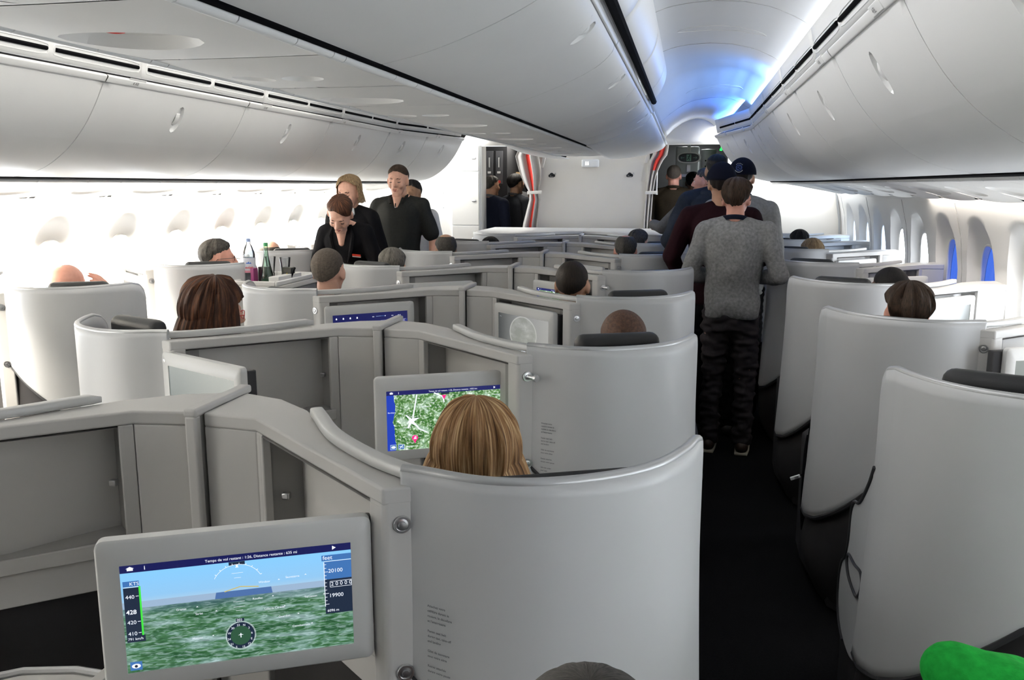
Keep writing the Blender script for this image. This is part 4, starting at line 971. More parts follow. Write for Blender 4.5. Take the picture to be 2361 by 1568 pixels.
# coat hook pulled out of two posts
for su in (CS[(1, 1)], CS[(1, 3)]):
    mb = MB(); rot = Matrix.Rotation(math.radians(27+25), 3, 'Z') @ Matrix.Rotation(math.pi/2, 3, 'X')
    mb.lathe([(0, -.006), (.007, -.006), (.006, .02), (.0062, .028), (.011, .030), (.0115, .036), (.010, .040), (0, .041)], (.606, -.322, 1.135), 20, rot); mb.build('coat_hook', m_steel, parent=su)
# centre dividers
for n in range(0, 7):
    y = P0+PP*n
    r = empty('divider_panel', (0, y, 0), 0, 'narrow grey divider between the two centre suites, %s to the camera' % ordw[n], 'divider', 'centre dividers')
    mb = MB(); mb.box(-.010, .010, .032, .26, .2, 1.20); mb.build('panel', m_niche, parent=r, bevel=.003)
    mb = MB(); mb.box(-.016, .016, .022, .275, 1.196, 1.216); mb.box(-.014, .014, .022, .045, .5, 1.20); mb.build('divider_cap', m_console, parent=r, bevel=.006, seg=3)
r = empty('divider_panel', (0, P0-PP, 0), 0, 'low grey divider bar on the side console at the bottom left edge', 'divider', 'centre dividers')
mb = MB(); mb.box(-.016, .016, .3, .93, .745, .785); mb.build('divider_cap', m_console, parent=r, bevel=.006, seg=3)
# broad counter that closes the centre block at the bulkhead
r = empty('front_counter', (0, 9.0, 0), 0, 'broad pale counter top closing the centre suites in front of the bulkhead', 'counter')
gy = P0+PP*6-9.0
for s_ in (1, -1):
    mb = MB(); pts = [(0, gy+.26), (.12, gy+.21), (.23, gy+.13), (.30, gy+.04), (.39, gy-.09), (.52, gy-.215), (.64, gy-.295), (.743, gy-.322), (.84, gy-.312), (.946, gy-.26), (1.01, gy-.19), (1.058, gy-.09), (1.08, gy), (1.085, BY-9.0-.13), (0, BY-9.0-.13)]
    mb.prism([(s_*x, y) for x, y in pts], 1.205, 1.238); mb.build('counter_top', m_console, parent=r, bevel=.006)
mb = MB(); mb.box(-1.05, 1.05, gy+.72, BY-9.01-.1, 0, 1.205); mb.build('counter_body', m_console, parent=r, bevel=.004)
# ------------------------------------------------------------------ people
def fuse(mb, name, m, parent, voxel=.006, it=3, amp=0, freq=8, st=(1, 1, 1)):
    me = bpy.data.meshes.new('tmp'); me.from_pydata(mb.v, [], mb.f); o = bpy.data.objects.new('tmp', me)
    md = o.modifiers.new('r', 'REMESH'); md.mode = 'VOXEL'; md.voxel_size = voxel; md.use_smooth_shade = True
    if it: s = o.modifiers.new('s', 'SMOOTH'); s.factor = .5; s.iterations = it
    nme = evald(o)
    nme.name = name; nme.materials.clear(); nme.materials.append(m)
    if amp:
        nn = [v.normal.copy() for v in nme.vertices]; cs = []
        for v, n_ in zip(nme.vertices, nn):
            p = Vector((v.co.x*st[0], v.co.y*st[1], v.co.z*st[2]))*freq; cs += list(v.co+n_*amp*noise.noise(p+Vector((3, 7, len(mb.v) % 13))))
        nme.vertices.foreach_set('co', cs)
    nme.polygons.foreach_set('use_smooth', [True]*len(nme.polygons))
    r = bpy.data.objects.new(name, nme); C.objects.link(r); r.parent = parent; return r
def skin(name, c): return mat(name, c, .5, var=.08, vs=25, bump=.08, bs=300, spec=.4)
SK = {'fair': skin('fair_skin', (.70, .40, .29)), 'pink': skin('pink_skin', (.62, .30, .22)), 'tan': skin('tan_skin', (.44, .24, .15)), 'brown': skin('brown_skin', (.13, .07, .045)), 'olive': skin('olive_skin', (.35, .20, .12))}
def hairmat(name, c1, c2, c3=None, sc=(26, 3.5), rough=.62):
    m, nt, N, L, B = nm(name); uv = N.new('ShaderNodeUVMap'); mp = N.new('ShaderNodeMapping'); mp.inputs['Scale'].default_value = (sc[0], sc[1], 1); L.new(uv.outputs[0], mp.inputs[0])
    n = N.new('ShaderNodeTexNoise'); n.inputs['Scale'].default_value = 2.2; n.inputs['Detail'].default_value = 6; n.inputs['Roughness'].default_value = .65; L.new(mp.outputs[0], n.inputs[0])
    r = N.new('ShaderNodeValToRGB'); L.new(n.outputs[0], r.inputs[0]); r.color_ramp.elements[0].position = .36; r.color_ramp.elements[1].position = .66
    r.color_ramp.elements[0].color = (*c1, 1); r.color_ramp.elements[1].color = (*c2, 1)
    if c3: e = r.color_ramp.elements.new(.5); e.color = (*c3, 1)
    L.new(r.outputs[0], B.inputs['Base Color']); B.inputs['Roughness'].default_value = rough; B.inputs['Specular IOR Level'].default_value = .16
    b = N.new('ShaderNodeBump'); b.inputs['Strength'].default_value = .7; b.inputs['Distance'].default_value = .003; L.new(n.outputs[0], b.inputs['Height']); L.new(b.outputs[0], B.inputs['Normal']); return m
HM = {'brown': hairmat('brown_hair', (.010, .006, .004), (.048, .028, .017)), 'thin': hairmat('thinning_brown_hair', (.045, .024, .016), (.12, .065, .045), sc=(8, 8), rough=.6), 'dark': hairmat('dark_hair', (.005, .004, .003), (.022, .015, .011)), 'black': hairmat('black_hair', (.004, .004, .004), (.014, .012, .012)),
      'grey': hairmat('grey_hair', (.045, .042, .036), (.17, .155, .135)), 'buzz': hairmat('cropped_hair', (.055, .045, .037), (.10, .082, .066), sc=(9, 9), rough=.8), 'greydark': hairmat('dark_grey_hair', (.014, .013, .012), (.075, .068, .06)),
      'blonde': hairmat('streaked_blonde_hair', (.07, .035, .016), (.62, .44, .24), (.28, .15, .065), sc=(24, .55)), 'lblonde': hairmat('dark_blonde_hair', (.10, .06, .03), (.38, .27, .15)),
      'auburn': hairmat('auburn_brown_hair', (.014, .006, .004), (.14, .055, .022), (.035, .014, .008), sc=(18, .8))}
def cloth(name, c, var=.12, bump=.2, bs=350, rough=.9): return mat(name, c, rough, var=var, vs=60, bump=bump, bs=bs, spec=.08)
m_eye = mat('eye_white', (.75, .72, .70), .3); m_iris = mat('dark_iris', (.03, .02, .015), .2); m_lip = mat('lip', (.38, .12, .10), .5); m_lens = glassy('spectacle_lens', (.9, .92, .95), .05); m_fr = mat('dark_spectacle_frame', (.02, .015, .015), .3)
def head_blob(mb, T, scale=1, chin=1):
    def E(c, r, rot=None): 
        mb2 = MB(); mb2.ell(c, r, rot); mb.add([T(Vector(p)*scale) for p in mb2.v], mb2.f)
    def K(a, ra, b, rb):
        mb2 = MB(); mb2.cap(a, ra, b, rb); mb.add([T(Vector(p)*scale) for p in mb2.v], mb2.f)
    E((0, -.012, .035), (.079, .097, .088)); E((0, .026, -.012), (.068, .071, .090)); E((0, .040, -.070), (.048*chin, .050, .042)); K((-.018, .070, -.098), .018, (.018, .070, -.098), .018)
    K((0, .092, .018), .009, (0, .112, -.022), .0125); E((0, .100, -.030), (.018, .012, .009)); K((-.032, .082, .030), .011, (.032, .082, .030), .011)
    for s in (-1, 1):
        E((s*.038, .066, -.026), (.024, .024, .026)); E((s*.079, -.004, -.004), (.009, .020, .033), Matrix.Rotation(s*-.35, 3, 'Z')); E((s*.074, .004, -.018), (.008, .012, .018))
    K((-.019, .090, -.060), .009, (.019, .090, -.060), .009)
def make_head_extras(T, parent, skinm, eyes='open', glasses=None, lips=True, brow='dark', scale=1):
    t = lambda p: T(Vector(p)*scale)
    if eyes:
        for s in (-1, 1):
            if eyes == 'open':
                mb = MB(); mb.ell((s*.031, .0775, .008), (.0125, .0125, .0075)); mb.xform(t).build('eye', m_eye, parent=parent)
                mb = MB(); mb.ell((s*.031, .0875, .007), (.0055, .004, .0048)); mb.xform(t).build('iris', m_iris, parent=parent)
            else:
                mb = MB(); mb.ell((s*.031, .0765, .008), (.0145, .0125, .0095)); mb.xform(t).build('closed_lid', skinm, parent=parent)
            mb = MB(); zz = .0125 if eyes == 'open' else .0045
            mb.tube([(s*.031+.0145*math.cos(a), .084+.006*math.sin(a), zz+(.003 if eyes == 'open' else -.002)*math.sin(a)-.002) for a in [q*math.pi/8 for q in range(9)]], [.0012+.0016*math.sin(q*math.pi/8) for q in range(9)], 6); mb.xform(t).build('eyelid', skinm if eyes == 'open' else m_fr, parent=parent)
            mb = MB(); mb.tube([(s*.016, .0925, .027), (s*.030, .092, .031), (s*.046, .080, .027)], [.002, .003, .0012], 6); mb.xform(t).build('eyebrow', HM[brow], parent=parent)
    if lips:
        mb = MB(); mb.tube([(-.024, .087, -.059), (-.010, .098, -.056), (0, .100, -.0575), (.010, .098, -.056), (.024, .087, -.059)], [.001, .0035, .003, .0035, .001], 8); mb.tube([(-.020, .088, -.063), (0, .099, -.0665), (.020, .088, -.063)], [.001, .0045, .001], 8); mb.xform(t).build('lips', m_lip, parent=parent)
    if glasses:
        fr, mt = glasses; mb = MB()
        for s in (-1, 1):
            pts = [(s*.032+.024*math.cos(a), .103-.02*abs(math.cos(a))*.3, .006+.016*math.sin(a)) for a in [q*math.pi/10 for q in range(20)]]; mb.tube(pts, .0018, 6, closed=True); mb.tube([(s*.056, .098, .010), (s*.084, .05, .010), (s*.087, -.01, .006), (s*.085, -.02, -.006)], .0018, 6)
        mb.tube([(-.009, .105, .010), (.009, .105, .010)], .0018, 6); g = mb.xform(t).build('spectacles', mt, parent=parent)
def make_hair(T, parent, m, front=58, side=88, back=128, thick=.011, top=0, amp=.003, freq=60, name='hair', drop=0, flare=0, facegap=62, scale=1, lift=0, part=0, n=72, nv=34, bald_front=0, skew=0):
    """polar cap over the skull; front, side, back are hairline angles from the crown; drop carries it down as hanging hair"""
    mb = MB()
    def pm(a):      # a = 0 front, pi back
        c = math.cos(a)
        return math.radians(side+(front-side)*max(0, c)**2.0 if c > 0 else side+(back-side)*(-c)**.8)
    def tp(a): return math.radians(top*(1 if math.cos(a) < .2 else 1)+bald_front*max(0, math.cos(a))**1)
    idx = {}
    nvd = nv+(22 if drop else 0)
    for i in range(n):
        a = 2*math.pi*i/n
        for j in range(nvd):
            t = min(1, j/(nv-1)); ph = tp(a)+(pm(a)+math.radians(skew)*math.sin(a)*max(0, math.cos(a)+.3)+.03*noise.noise(Vector((math.sin(a)*7, math.cos(a)*7, 1.7)))+.02*noise.noise(Vector((math.sin(a)*26, math.cos(a)*26, 5)))-tp(a))*t
            th = thick*min(1, (1-t)*4+.15 if not drop else 1)*(min(1, (t*6)+.2) if top or bald_front else 1)
            rz = .088 if ph < math.pi/2 else .118
            dx, dy, dz = math.sin(ph)*math.sin(a), math.sin(ph)*math.cos(a), math.cos(ph)
            w_ = noise.noise(Vector((math.sin(a)*freq*.09, math.cos(a)*freq*.09, t*1.3+part)))*amp*1.8+noise.noise(Vector((math.sin(a)*freq*.35, math.cos(a)*freq*.35, t*2.2)))*amp*.9
            w_ *= min(1, t*2.2)
            k = th+w_*(1 if t > .08 else t/.08)+lift*max(0, dz)
            p = Vector((dx*(.077+k), dy*(.097+k)-.012, dz*(rz+k)+.035))
            if j >= nv:
                q = (j-nv+1)/22; base = p; d = drop*(1-.12*noise.noise(Vector((math.sin(a)*6, math.cos(a)*6, 9))))
                o = Vector((dx, dy, 0)).normalized(); p = base+Vector((0, 0, -d*q))+o*(flare*(q**.8)-(.02 if q > .93 and 0 else 0))
            idx[(i, j)] = len(mb.v); mb.v.append(tuple(p)); mb.uv[len(mb.v)-1] = (i/n*2 if i < n/2 else (n-i)/n*2+1.3, j/(nv-1))
    for i in range(n):
        a = math.degrees(2*math.pi*(i+.5)/n); a = min(a, 360-a)
        for j in range(nvd-1):
            if drop and j >= nv-3 and a < facegap: continue
            mb.f.append((idx[(i, j)], idx[((i+1) % n, j)], idx[((i+1) % n, j+1)], idx[(i, j+1)])); mb.m.append(0)
    mb.v = [tuple(T(Vector(p)*scale)) for p in mb.v]
    return mb.build(name, m, parent=parent, angle=80, solid=.003 if drop else 0)
def hand_parts(mb, wrist, dirv, palmn, scale=1, curl=.5, side=1):
    """palm with five fingers; dirv points along the fingers, palmn out of the palm"""
    d = Vector(dirv).normalized(); pn = Vector(palmn); pn = (pn-d*pn.dot(d)).normalized(); s = d.cross(pn)*side; wv = Vector(wrist)
    for k in range(4):
        o = (k-1.5)*.019; a = wv+d*.02+s*o*.7; b = wv+d*(.085+(-.006, .002, 0, -.010)[k])+s*o; mb.cap(a, .014, b, .0105)
        ln = (.068, .078, .072, .056)[k]; p = b; ang = 0
        for q, f in enumerate((.45, .32, .23)):
            ang += curl*(.5, .8, .6)[q]; v = d*math.cos(ang)+pn*math.sin(ang); p2 = p+v*ln*f; mb.cap(p, .0088-.0008*q, p2, .0082-.0009*q, 10); p = p2
    a = wv+d*.025-s*.022; b = a+(d*.7-s*.75+pn*.3).normalized()*.038; c = b+(d*.95-s*.2+pn*.35).normalized()*.03; mb.cap(a, .015, b, .0115, 10); mb.cap(b, .0115, c, .009, 10)
def person(label, head, rz, H=1.75, seated=False, sk='fair', hair=None, hm='brown', top=None, bottom=None, shoe=None, lean=0, hp=0, hy=0, hr=0, arms=None, wide=1, fem=False,
           sleeve=1, eyes=None, glasses=None, voxel=.007, zoff=0, brow='dark', extras=None, group=None, collar=None, hscale=1, name='person', neckline=1.475, fold=.006, belly=0, lips=None, sole=None, hem=None):
    """head = world position of the head centre; the feet or the seat follow from it"""
    k = H/1.75; sit = .45 if seated else 0
    Pv = Vector((0, 0, (.95-sit)*k)); R = Matrix.Rotation(-lean, 3, 'X')
    def TB(p): p = Vector(p)*k; p.z -= sit*k; return R @ (p-Pv)+Pv if p.z > Pv.z-.0001 else p
    def TBs(p):   # body points given for the standing figure
        return TB(p)
    hc = TB((0, .012, 1.625)); HR = R @ Matrix.Rotation(hy, 3, 'Z') @ Matrix.Rotation(-hp, 3, 'X') @ Matrix.Rotation(hr, 3, 'Y')
    nk = TB((0, -.01, 1.505)); hc = nk+HR @ Vector((0, .022, .095))*k
    HT = lambda p: hc+HR @ Vector(p)*1.0
    Rz = Matrix.Rotation(rz, 3, 'Z'); off = Rz @ hc
    root = empty(name, (head[0]-off.x, head[1]-off.y, zoff), rz, label, 'person', group)
    dz = head[2]-hc.z-zoff
    # stretch is kept out: the head height is set through H or zoff by the caller
    root['_dz'] = dz
    del root['_dz']
    if arms is None: arms = [((.235, -.02, 1.15), (.25, .04, .90))]*2 if not seated else [((.24, .02, 1.13), (.14, .26, 1.05))]*2
    mb = MB(); tb = MB(); bb = MB()
    W = wide
    def E(m_, c, r, g=0, b=None):
        m2 = MB(); m2.ell((0, 0, 0), [(q+g)*k for q in r]); cc = TBs(c); m_.add([R @ Vector(p)+cc for p in m2.v], m2.f)
    def K(m_, a, ra, b, rb, g=0): m_.cap(a, (ra+g)*k, b, (rb+g)*k)
    sw = .178*W*(.88 if fem else 1)
    tor = [((0, 0, .955), (.155 if not fem else .16, .105, .12)), ((0, .008+belly*.3, 1.10), (.140*W, .10+belly, .15)), ((0, .0, 1.29), (.160*W, .112, .18)), ((0, -.005, 1.39), (.150*W, .095, .09))]
    def LOFT(m_, g, rows):
        m2 = MB(); cs_ = cat([(a, b_, z) for z, a, b_, yo in rows], 3); ys_ = cat([(yo, 0, 0) for z, a, b_, yo in rows], 3); vs = []; N_ = 28
        for q, yo in zip(cs_, ys_):
            for i in range(N_):
                an = 2*math.pi*i/N_; c_, s_ = math.cos(an), math.sin(an); x = math.copysign(abs(c_)**.82, c_)*(q.x+g); y = math.copysign(abs(s_)**.9, s_)*(q.y+g)
                vs.append(TBs((x, y+yo.x, q.z)))
        n_ = len(cs_); fs = [(i*N_+j, i*N_+(j+1) % N_, (i+1)*N_+(j+1) % N_, (i+1)*N_+j) for i in range(n_-1) for j in range(N_)]+[tuple(range(N_-1, -1, -1)), tuple((n_-1)*N_+j for j in range(N_))]
        m_.add(vs, fs)
    f_ = .93 if fem else 1
    ROWS = [(.84, .150, .108, 0), (.95, .160*(1.03 if fem else 1), .114, -.005), (1.08, .148*W*f_, .102+belly, .006+belly*.4), (1.20, .158*W*f_, .110+belly*.6, .004), (1.31, .170*W*f_, .116, 0), (1.38, .172*W*f_, .108, -.004), (1.435, .125*W, .082, -.010), (1.475, .062, .060, -.012)]
    LOFT(mb, -.014, ROWS[:-1])
    K(mb, TBs((-sw+.02, -.01, 1.415)), .052, TBs((sw-.02, -.01, 1.415)), .052, -.006)
    K(mb, TBs((0, -.012, 1.44)), .056*(.86 if fem else 1), HT((0, -.018, -.055)), .055*(.86 if fem else 1))
    for s in (-1, 1): K(mb, TBs((s*.03, -.015, 1.475)), .040, TBs((s*.13*W, -.012, 1.425)), .045, -.006)
    head_blob(mb, HT, hscale)
    if top:
        hz = hem or .86
        LOFT(tb, .012, [(hz, .158, .112, 0)]+[r_ for r_ in ROWS if r_[0] > hz+.05] if not seated else ROWS)
        K(tb, TBs((-sw+.02, -.01, 1.41)), .055, TBs((sw-.02, -.01, 1.41)), .055, .008)
        for s in (-1, 1): K(tb, TBs((s*.045, -.02, neckline-.012)), .030, TBs((s*.13*W, -.012, 1.425)), .045, .012)
    lz = lambda p: Vector((p[0], p[1], p[2]-0))*k
    for s, (el, wr) in zip((1, -1), arms):
        sh = TBs((s*sw, -.01, 1.405)); e = TBs((s*el[0], el[1], el[2])); w_ = TBs((s*wr[0], wr[1], wr[2]))
        K(mb, sh, .048, e, .037, -.003); K(mb, e, .038, w_, .026)
        d = (w_-e).normalized(); pn = Vector((-s*1.0, 0, 0)) if abs(d.x) < .8 else Vector((0, 0, -1)); hand_parts(mb, w_, d, pn, curl=.45, side=s)
        if top:
            K(tb, sh, .054, sh.lerp(e, 1 if sleeve > .4 else .78), .046 if sleeve > .4 else .052, .012)
            if sleeve > .5: K(tb, e, .044, w_.lerp(e, .03), .034, .011)
    if seated: legs = [((.10, .04, .50), (.14, .44, .53), (.14, .48, .10))]*2
    else: legs = [((.085, 0, .90), (.10, .012, .50), (.105, -.02, .085))]*2
    for s, (hp_, kn, an) in zip((1, -1), legs):
        a, b, c = (Vector((s*q[0], q[1], q[2]))*k for q in (hp_, kn, an))
        K(mb, a, .078, b, .053); K(mb, b, .053, c, .036); K(mb, c+Vector((0, -.01, -.045))*k, .032, c+Vector((0, .12, -.055))*k, .026)
        if bottom: K(bb, a, .088, b, .064, .006); K(bb, b, .062, c, .056, .004)
        if shoe:
            sb = MB(); sb.cap(c+Vector((0, -.035, -.035))*k, .043, c+Vector((0, .05, -.035))*k, .043); sb.cap(c+Vector((0, .05, -.045))*k, .040, c+Vector((0, .16, -.05))*k, .036); sb.v = [(x, y, max(.004, z)) for x, y, z in sb.v]
            so = fuse(sb, 'shoe', shoe, root, .008, 2)
            if sole:
                s2 = MB(); s2.prism([(c.x+q[0]*k, c.y+q[1]*k) for q in ((-.04, -.07), (.04, -.07), (.046, .05), (.042, .16), (.02, .195), (-.02, .195), (-.042, .16), (-.046, .05))], 0, .022); s2.build('sole', sole, parent=so, bevel=.008)
    if bottom:
        m2 = MB(); m2.ell((0, 0, 0), (.158*k, .110*k, .12*k)); cc = Vector((0, 0, (.88-sit)*k)); bb.add([Vector(p)+cc for p in m2.v], m2.f)
        LOFT(bb, .003, [(.80, .150, .110, 0), (.88, .158, .113, -.004), (.95, .152, .106, 0)])
        fuse(bb, 'trousers', bottom, root, .009, 3, fold*1.2, 14, (1, 1, 2.4))
    bo = fuse(mb, 'body', SK[sk], root, voxel, 2)
    if top: fuse(tb, 'top', top, root, .008, 4, fold, 9, (1, 1, .8))
    if collar:
        m3 = MB(); cN = TBs((0, -.012, neckline+.004))
        def CS_(u, v):
            a = 2*math.pi*(u-.25)+math.pi/2; op = .03 if v > .5 else 0; rr = .066+.006*v; return cN+R @ Vector((rr*math.sin(a)*1.02*k, (rr*math.cos(a)*1.0)*k, (.028*(v-.35)-.016*math.cos(a))*k))
        m3.grid(lambda u, v: (lambda p: (p.x, p.y, p.z))(CS_(u, v)), 40, 5, cu=True); m3.build('collar', collar, parent=root, solid=.006)
    if hair:
        hs = hair if isinstance(hair, list) else [hair]
        for hh in hs: make_hair(HT, root, HM[hh.get('m', hm)] if isinstance(hh.get('m', hm), str) else hh['m'], **{a: b for a, b in hh.items() if a != 'm'}, scale=hscale)
    if eyes or glasses or lips: make_head_extras(HT, root, SK[sk], eyes, glasses, lips=bool(eyes) or bool(lips), brow=brow, scale=hscale)
    if extras: extras(root, HT, TBs, R)
    return root, HT, TBs, dz
SHORT = dict(front=60, side=84, back=126, thick=.014, amp=.005)
BUZZ = dict(front=62, side=86, back=122, thick=.0035, amp=.0006)
def seated(label, hx, hy_, topz, rz=0, **kw):
    cz = topz-.132; base = (1.625+.0-.45)  # head centre of a seated 1.75 m figure
    H = kw.pop('H', 1.75); zc = (.95-.45+ (1.505-.95)+.095+.0)*H/1.75
    return person(label, (hx, hy_, cz), rz, H=H, seated=True, zoff=cz-zc, voxel=kw.pop('voxel', .0075), **kw)
def standing(label, hx, hy_, topz, rz=0, **kw):
    H = topz/ (1.595+.128)*1.75 if 'H' not in kw else kw.pop('H')
    return person(label, (hx, hy_, topz-.13), rz, H=H, **kw)
c_grey = cloth('grey_knit_sweater', (.20, .20, .20), .25, .6, 260); c_char = cloth('charcoal_trousers', (.032, .028, .030)); c_navy = cloth('navy_cloth', (.007, .009, .018)); c_black = cloth('black_uniform_cloth', (.004, .004, .005), .1, .15)
c_brown = cloth('brown_jacket_cloth', (.026, .019, .011), rough=.6); c_maroon = cloth('dark_maroon_cloth', (.012, .0035, .0055)); c_denim = cloth('blue_grey_hoodie_cloth', (.018, .023, .034)); c_lgrey = cloth('light_grey_hoodie_cloth', (.24, .24, .235))
c_green = cloth('bright_green_knit', (.012, .27, .035), .2, .5, 200); c_polo = cloth('dark_grey_polo_cloth', (.020, .021, .020)); c_white = cloth('white_shirt_cloth', (.70, .70, .69), .03, .1); c_blue = cloth('blue_shirt_cloth', (.04, .07, .18)); c_mid = cloth('mid_grey_cloth', (.09, .09, .095)); c_slate = cloth('slate_jacket_cloth', (.028, .030, .036))
m_shoeb = mat('brown_leather_shoe', (.035, .018, .010), .5); m_sole = mat('cream_shoe_sole', (.50, .46, .36), .6); m_shoek = mat('black_shoe', (.01, .01, .01), .5)
# seated passengers
LONG = dict(front=70, side=96, back=112, thick=.016, amp=.006, freq=70, drop=.19, flare=.062, facegap=58, n=160)
seated('person with long straight blonde streaked hair seated before the flight map screen', .578, 1.95, 1.182, .25, hair=LONG, hm='blonde', fem=True, top=c_mid, bottom=c_char, hp=.10, sk='fair', hscale=1.12)
seated('person with thinning brown hair and a bald crown seated in the second centre right suite', .853, 2.97, 1.285, .12, hair=dict(front=62, side=92, back=128, thick=.0035, amp=.001), hm='thin', sk='pink', top=c_slate, bottom=c_char)
seated('person with closely cropped dark hair seated in the third centre right suite', .52, 4.15, 1.35, -.05, hair=dict(BUZZ), hm='dark', sk='tan', top=c_black, bottom=c_char)
seated('person with greying hair and a bald patch seated in the fifth centre right suite', .61, 6.5, 1.345, .1, hair=[dict(front=70, side=90, back=124, thick=.008, amp=.002, top=26, bald_front=25, m='greydark')], sk='pink', top=c_navy, bottom=c_char)
seated('person with short dark brown hair, farthest seated head of the centre right column', .645, 7.66, 1.325, -.4, hair=dict(SHORT), hm='greydark', top=c_slate, bottom=c_char)
BOB = dict(front=66, side=98, back=114, thick=.024, amp=.011, freq=40, drop=.145, flare=.030, facegap=52, n=120)
seated('person with a brown bob and red spectacles seated in the second centre left suite', -.705, 2.98, 1.355, -.75, hair=BOB, hm='auburn', fem=True, top=c_mid, bottom=c_char, hp=.12, glasses=('r', mat('red_spectacle_frame', (.5, .01, .01), .3)), sk='fair', hr=.12)
seated('person with a very short grey brown crew cut seated in the third centre left suite', -.726, 4.12, 1.395, 0, hair=dict(BUZZ, back=128), hm='buzz', sk='fair', top=c_slate, bottom=c_char)
seated('person with bushy grey hair seated in the fourth centre left suite', -.80, 5.3, 1.305, .3, hair=dict(SHORT, thick=.016), hm='grey', sk='fair', top=c_mid, bottom=c_char)
seated('person with a balding head and dark side hair seated in the fifth centre left suite', -.78, 6.5, 1.338, .5, hair=[dict(front=72, side=92, back=124, thick=.007, amp=.002, top=38, bald_front=25, m='greydark')], sk='tan', top=c_navy, bottom=c_char)
seated('person of whom only dark hair tops the sixth centre left suite', -.684, 7.66, 1.245, 0, hair=dict(SHORT), hm='black', top=c_black, bottom=c_char)
seated('person with a bald head by the left windows touching the face with one hand', -2.13, 3.98, 1.302, .1, sk='pink', top=c_white, bottom=c_char, arms=[((.250, .17, 1.37), (.165, .12, 1.545)), ((.24, .02, 1.13), (.14, .26, 1.05))], voxel=.005)
seated('person with short grey hair and spectacles by the left windows looking right', -1.925, 5.13, 1.360, -1.0, hair=dict(SHORT), hm='greydark', sk='pink', top=c_slate, bottom=c_char, glasses=('k', m_fr))
seated('person with a bald crown seen above the bottles by the left windows', -2.20, 6.4, 1.276, 0, hair=[dict(front=75, side=92, back=122, thick=.005, amp=.001, top=62, bald_front=20, m='greydark')], sk='fair', top=c_mid, bottom=c_char)
seated('person with thick brown tousled hair seated in the second right window suite', 1.955, 3.76, 1.310, 0, hair=dict(SHORT, thick=.020, amp=.009, back=130), hm='brown', sk='pink', top=c_slate, bottom=c_char)
seated('person with a dark shaved head seated in the third right window suite', 2.13, 4.92, 1.275, .5, hair=dict(BUZZ), hm='black', sk='brown', top=c_slate, bottom=c_char, hscale=1.03)
seated('person with light brown hair seated in the fifth right window suite', 2.03, 7.2, 1.29, .2, hair=dict(SHORT), hm='lblonde', sk='fair', top=c_mid, bottom=c_char)
seated('person with black hair seated in the sixth right window suite, farthest at the windows', 2.068, 8.35, 1.303, 0, hair=dict(SHORT), hm='black', sk='tan', top=c_black, bottom=c_char)
seated('person whose short dark hair just shows at the bottom edge', .99, .68, 1.290, .1, hair=dict(SHORT, thick=.006, amp=.001), hm='greydark', sk='pink', top=c_mid, bottom=c_char)
# green sleeve reaching into the aisle at the bottom right corner
seated('person in a bright green knit sleeve, elbow out at the bottom right corner', 1.98, 1.18, 1.20, .1, sk='fair', hair=dict(SHORT), top=c_green, bottom=c_char, fold=.022, arms=[((.24, .02, 1.13), (.14, .26, 1.05)), ((.450, .25, 1.455), (.22, .34, 1.385))])
# standing in the right aisle
def glass_side(root, HT, TB, R): pass
standing('person in a grey sweater with dark collar and charcoal trousers standing in the right aisle', 1.350, 5.6, 1.738, -.12, sk='pink', hair=dict(SHORT, thick=.020, amp=.008, back=132), hm='brown', top=c_grey, bottom=c_char, shoe=m_shoeb, sole=m_sole, collar=c_navy, glasses=('k', m_fr), arms=[((.285, -.03, 1.14), (.13, .20, 1.10)), ((.265, -.03, 1.14), (.13, .20, 1.10))], wide=1.02, fold=.018, hp=.12, hem=.88)
def cap_on(brim_dir, mtl, crest):
    def f(root, HT, TB, R):
        mb = MB()
        def S(u, v):
            a = 2*math.pi*u; ph = math.radians(92)*v; th = .020; return HT((math.sin(ph)*math.sin(a)*(.077+th), math.sin(ph)*math.cos(a)*(.097+th)-.012, math.cos(ph)*(.088+th+.008)+.035))
        mb.grid(S, 40, 14, cu=True); cp = mb.build('baseball_cap', mtl, parent=root, solid=.003)
        mb = MB(); b = brim_dir
        def Bm(u, v):
            a = (u-.5)*1.9+b; r0 = .098; r1 = .098+.075*math.cos((u-.5)*2.2); r = r0+(r1-r0)*v; return HT((math.sin(a)*r*.86, math.cos(a)*r-.012, .033-.02*v-.012*(2*u-1)**2))
        mb.grid(Bm, 18, 6); mb.build('brim', mtl, parent=cp, solid=.004)
        if crest:
            mb = MB(); aa = crest
            for rr in (.021, .0165): mb.tube([HT((math.sin(aa+rr*math.cos(q/5)/.1)*.0995, math.cos(aa+rr*math.cos(q/5)/.1)*.119-.012, .078+rr*math.sin(q/5)))+Vector((0, 0, 0)) for q in range(32)], .0016, 5)
            for dx, dz, s_ in ((-.006, .004, .009), (.005, -.004, .008)): mb.tube([HT((math.sin(aa+(dx+s_*math.cos(q/2))/.1)*.0995, math.cos(aa+(dx+s_*math.cos(q/2))/.1)*.119-.012, .078+dz+s_*math.sin(q/2))) for q in range(13)], .0018, 5)
            mb.build('crest', mat('blue_cap_crest', (.025, .05, .18), .6), parent=cp)
            mb = MB()
            for q in range(12):
                an = -.6-q*.17 if False else math.pi*1.2+q*math.pi*.6/11; p = HT((math.sin(aa+.030*math.cos(an)/.1)*.0995, math.cos(aa+.030*math.cos(an)/.1)*.119-.012, .078+.030*math.sin(an))); mb.ell(p, (.0017, .0017, .0026), seg=6, rings=4)
                an = math.pi*.25+q*math.pi*.5/11; p = HT((math.sin(aa+.032*math.cos(an)/.1)*.0985, math.cos(aa+.032*math.cos(an)/.1)*.116-.012, .078+.030*math.sin(an)))
                if q % 2: mb.ell(p, (.0017, .0017, .0026), seg=6, rings=4)
            mb.build('cap_lettering', c_white, parent=cp)
    return f
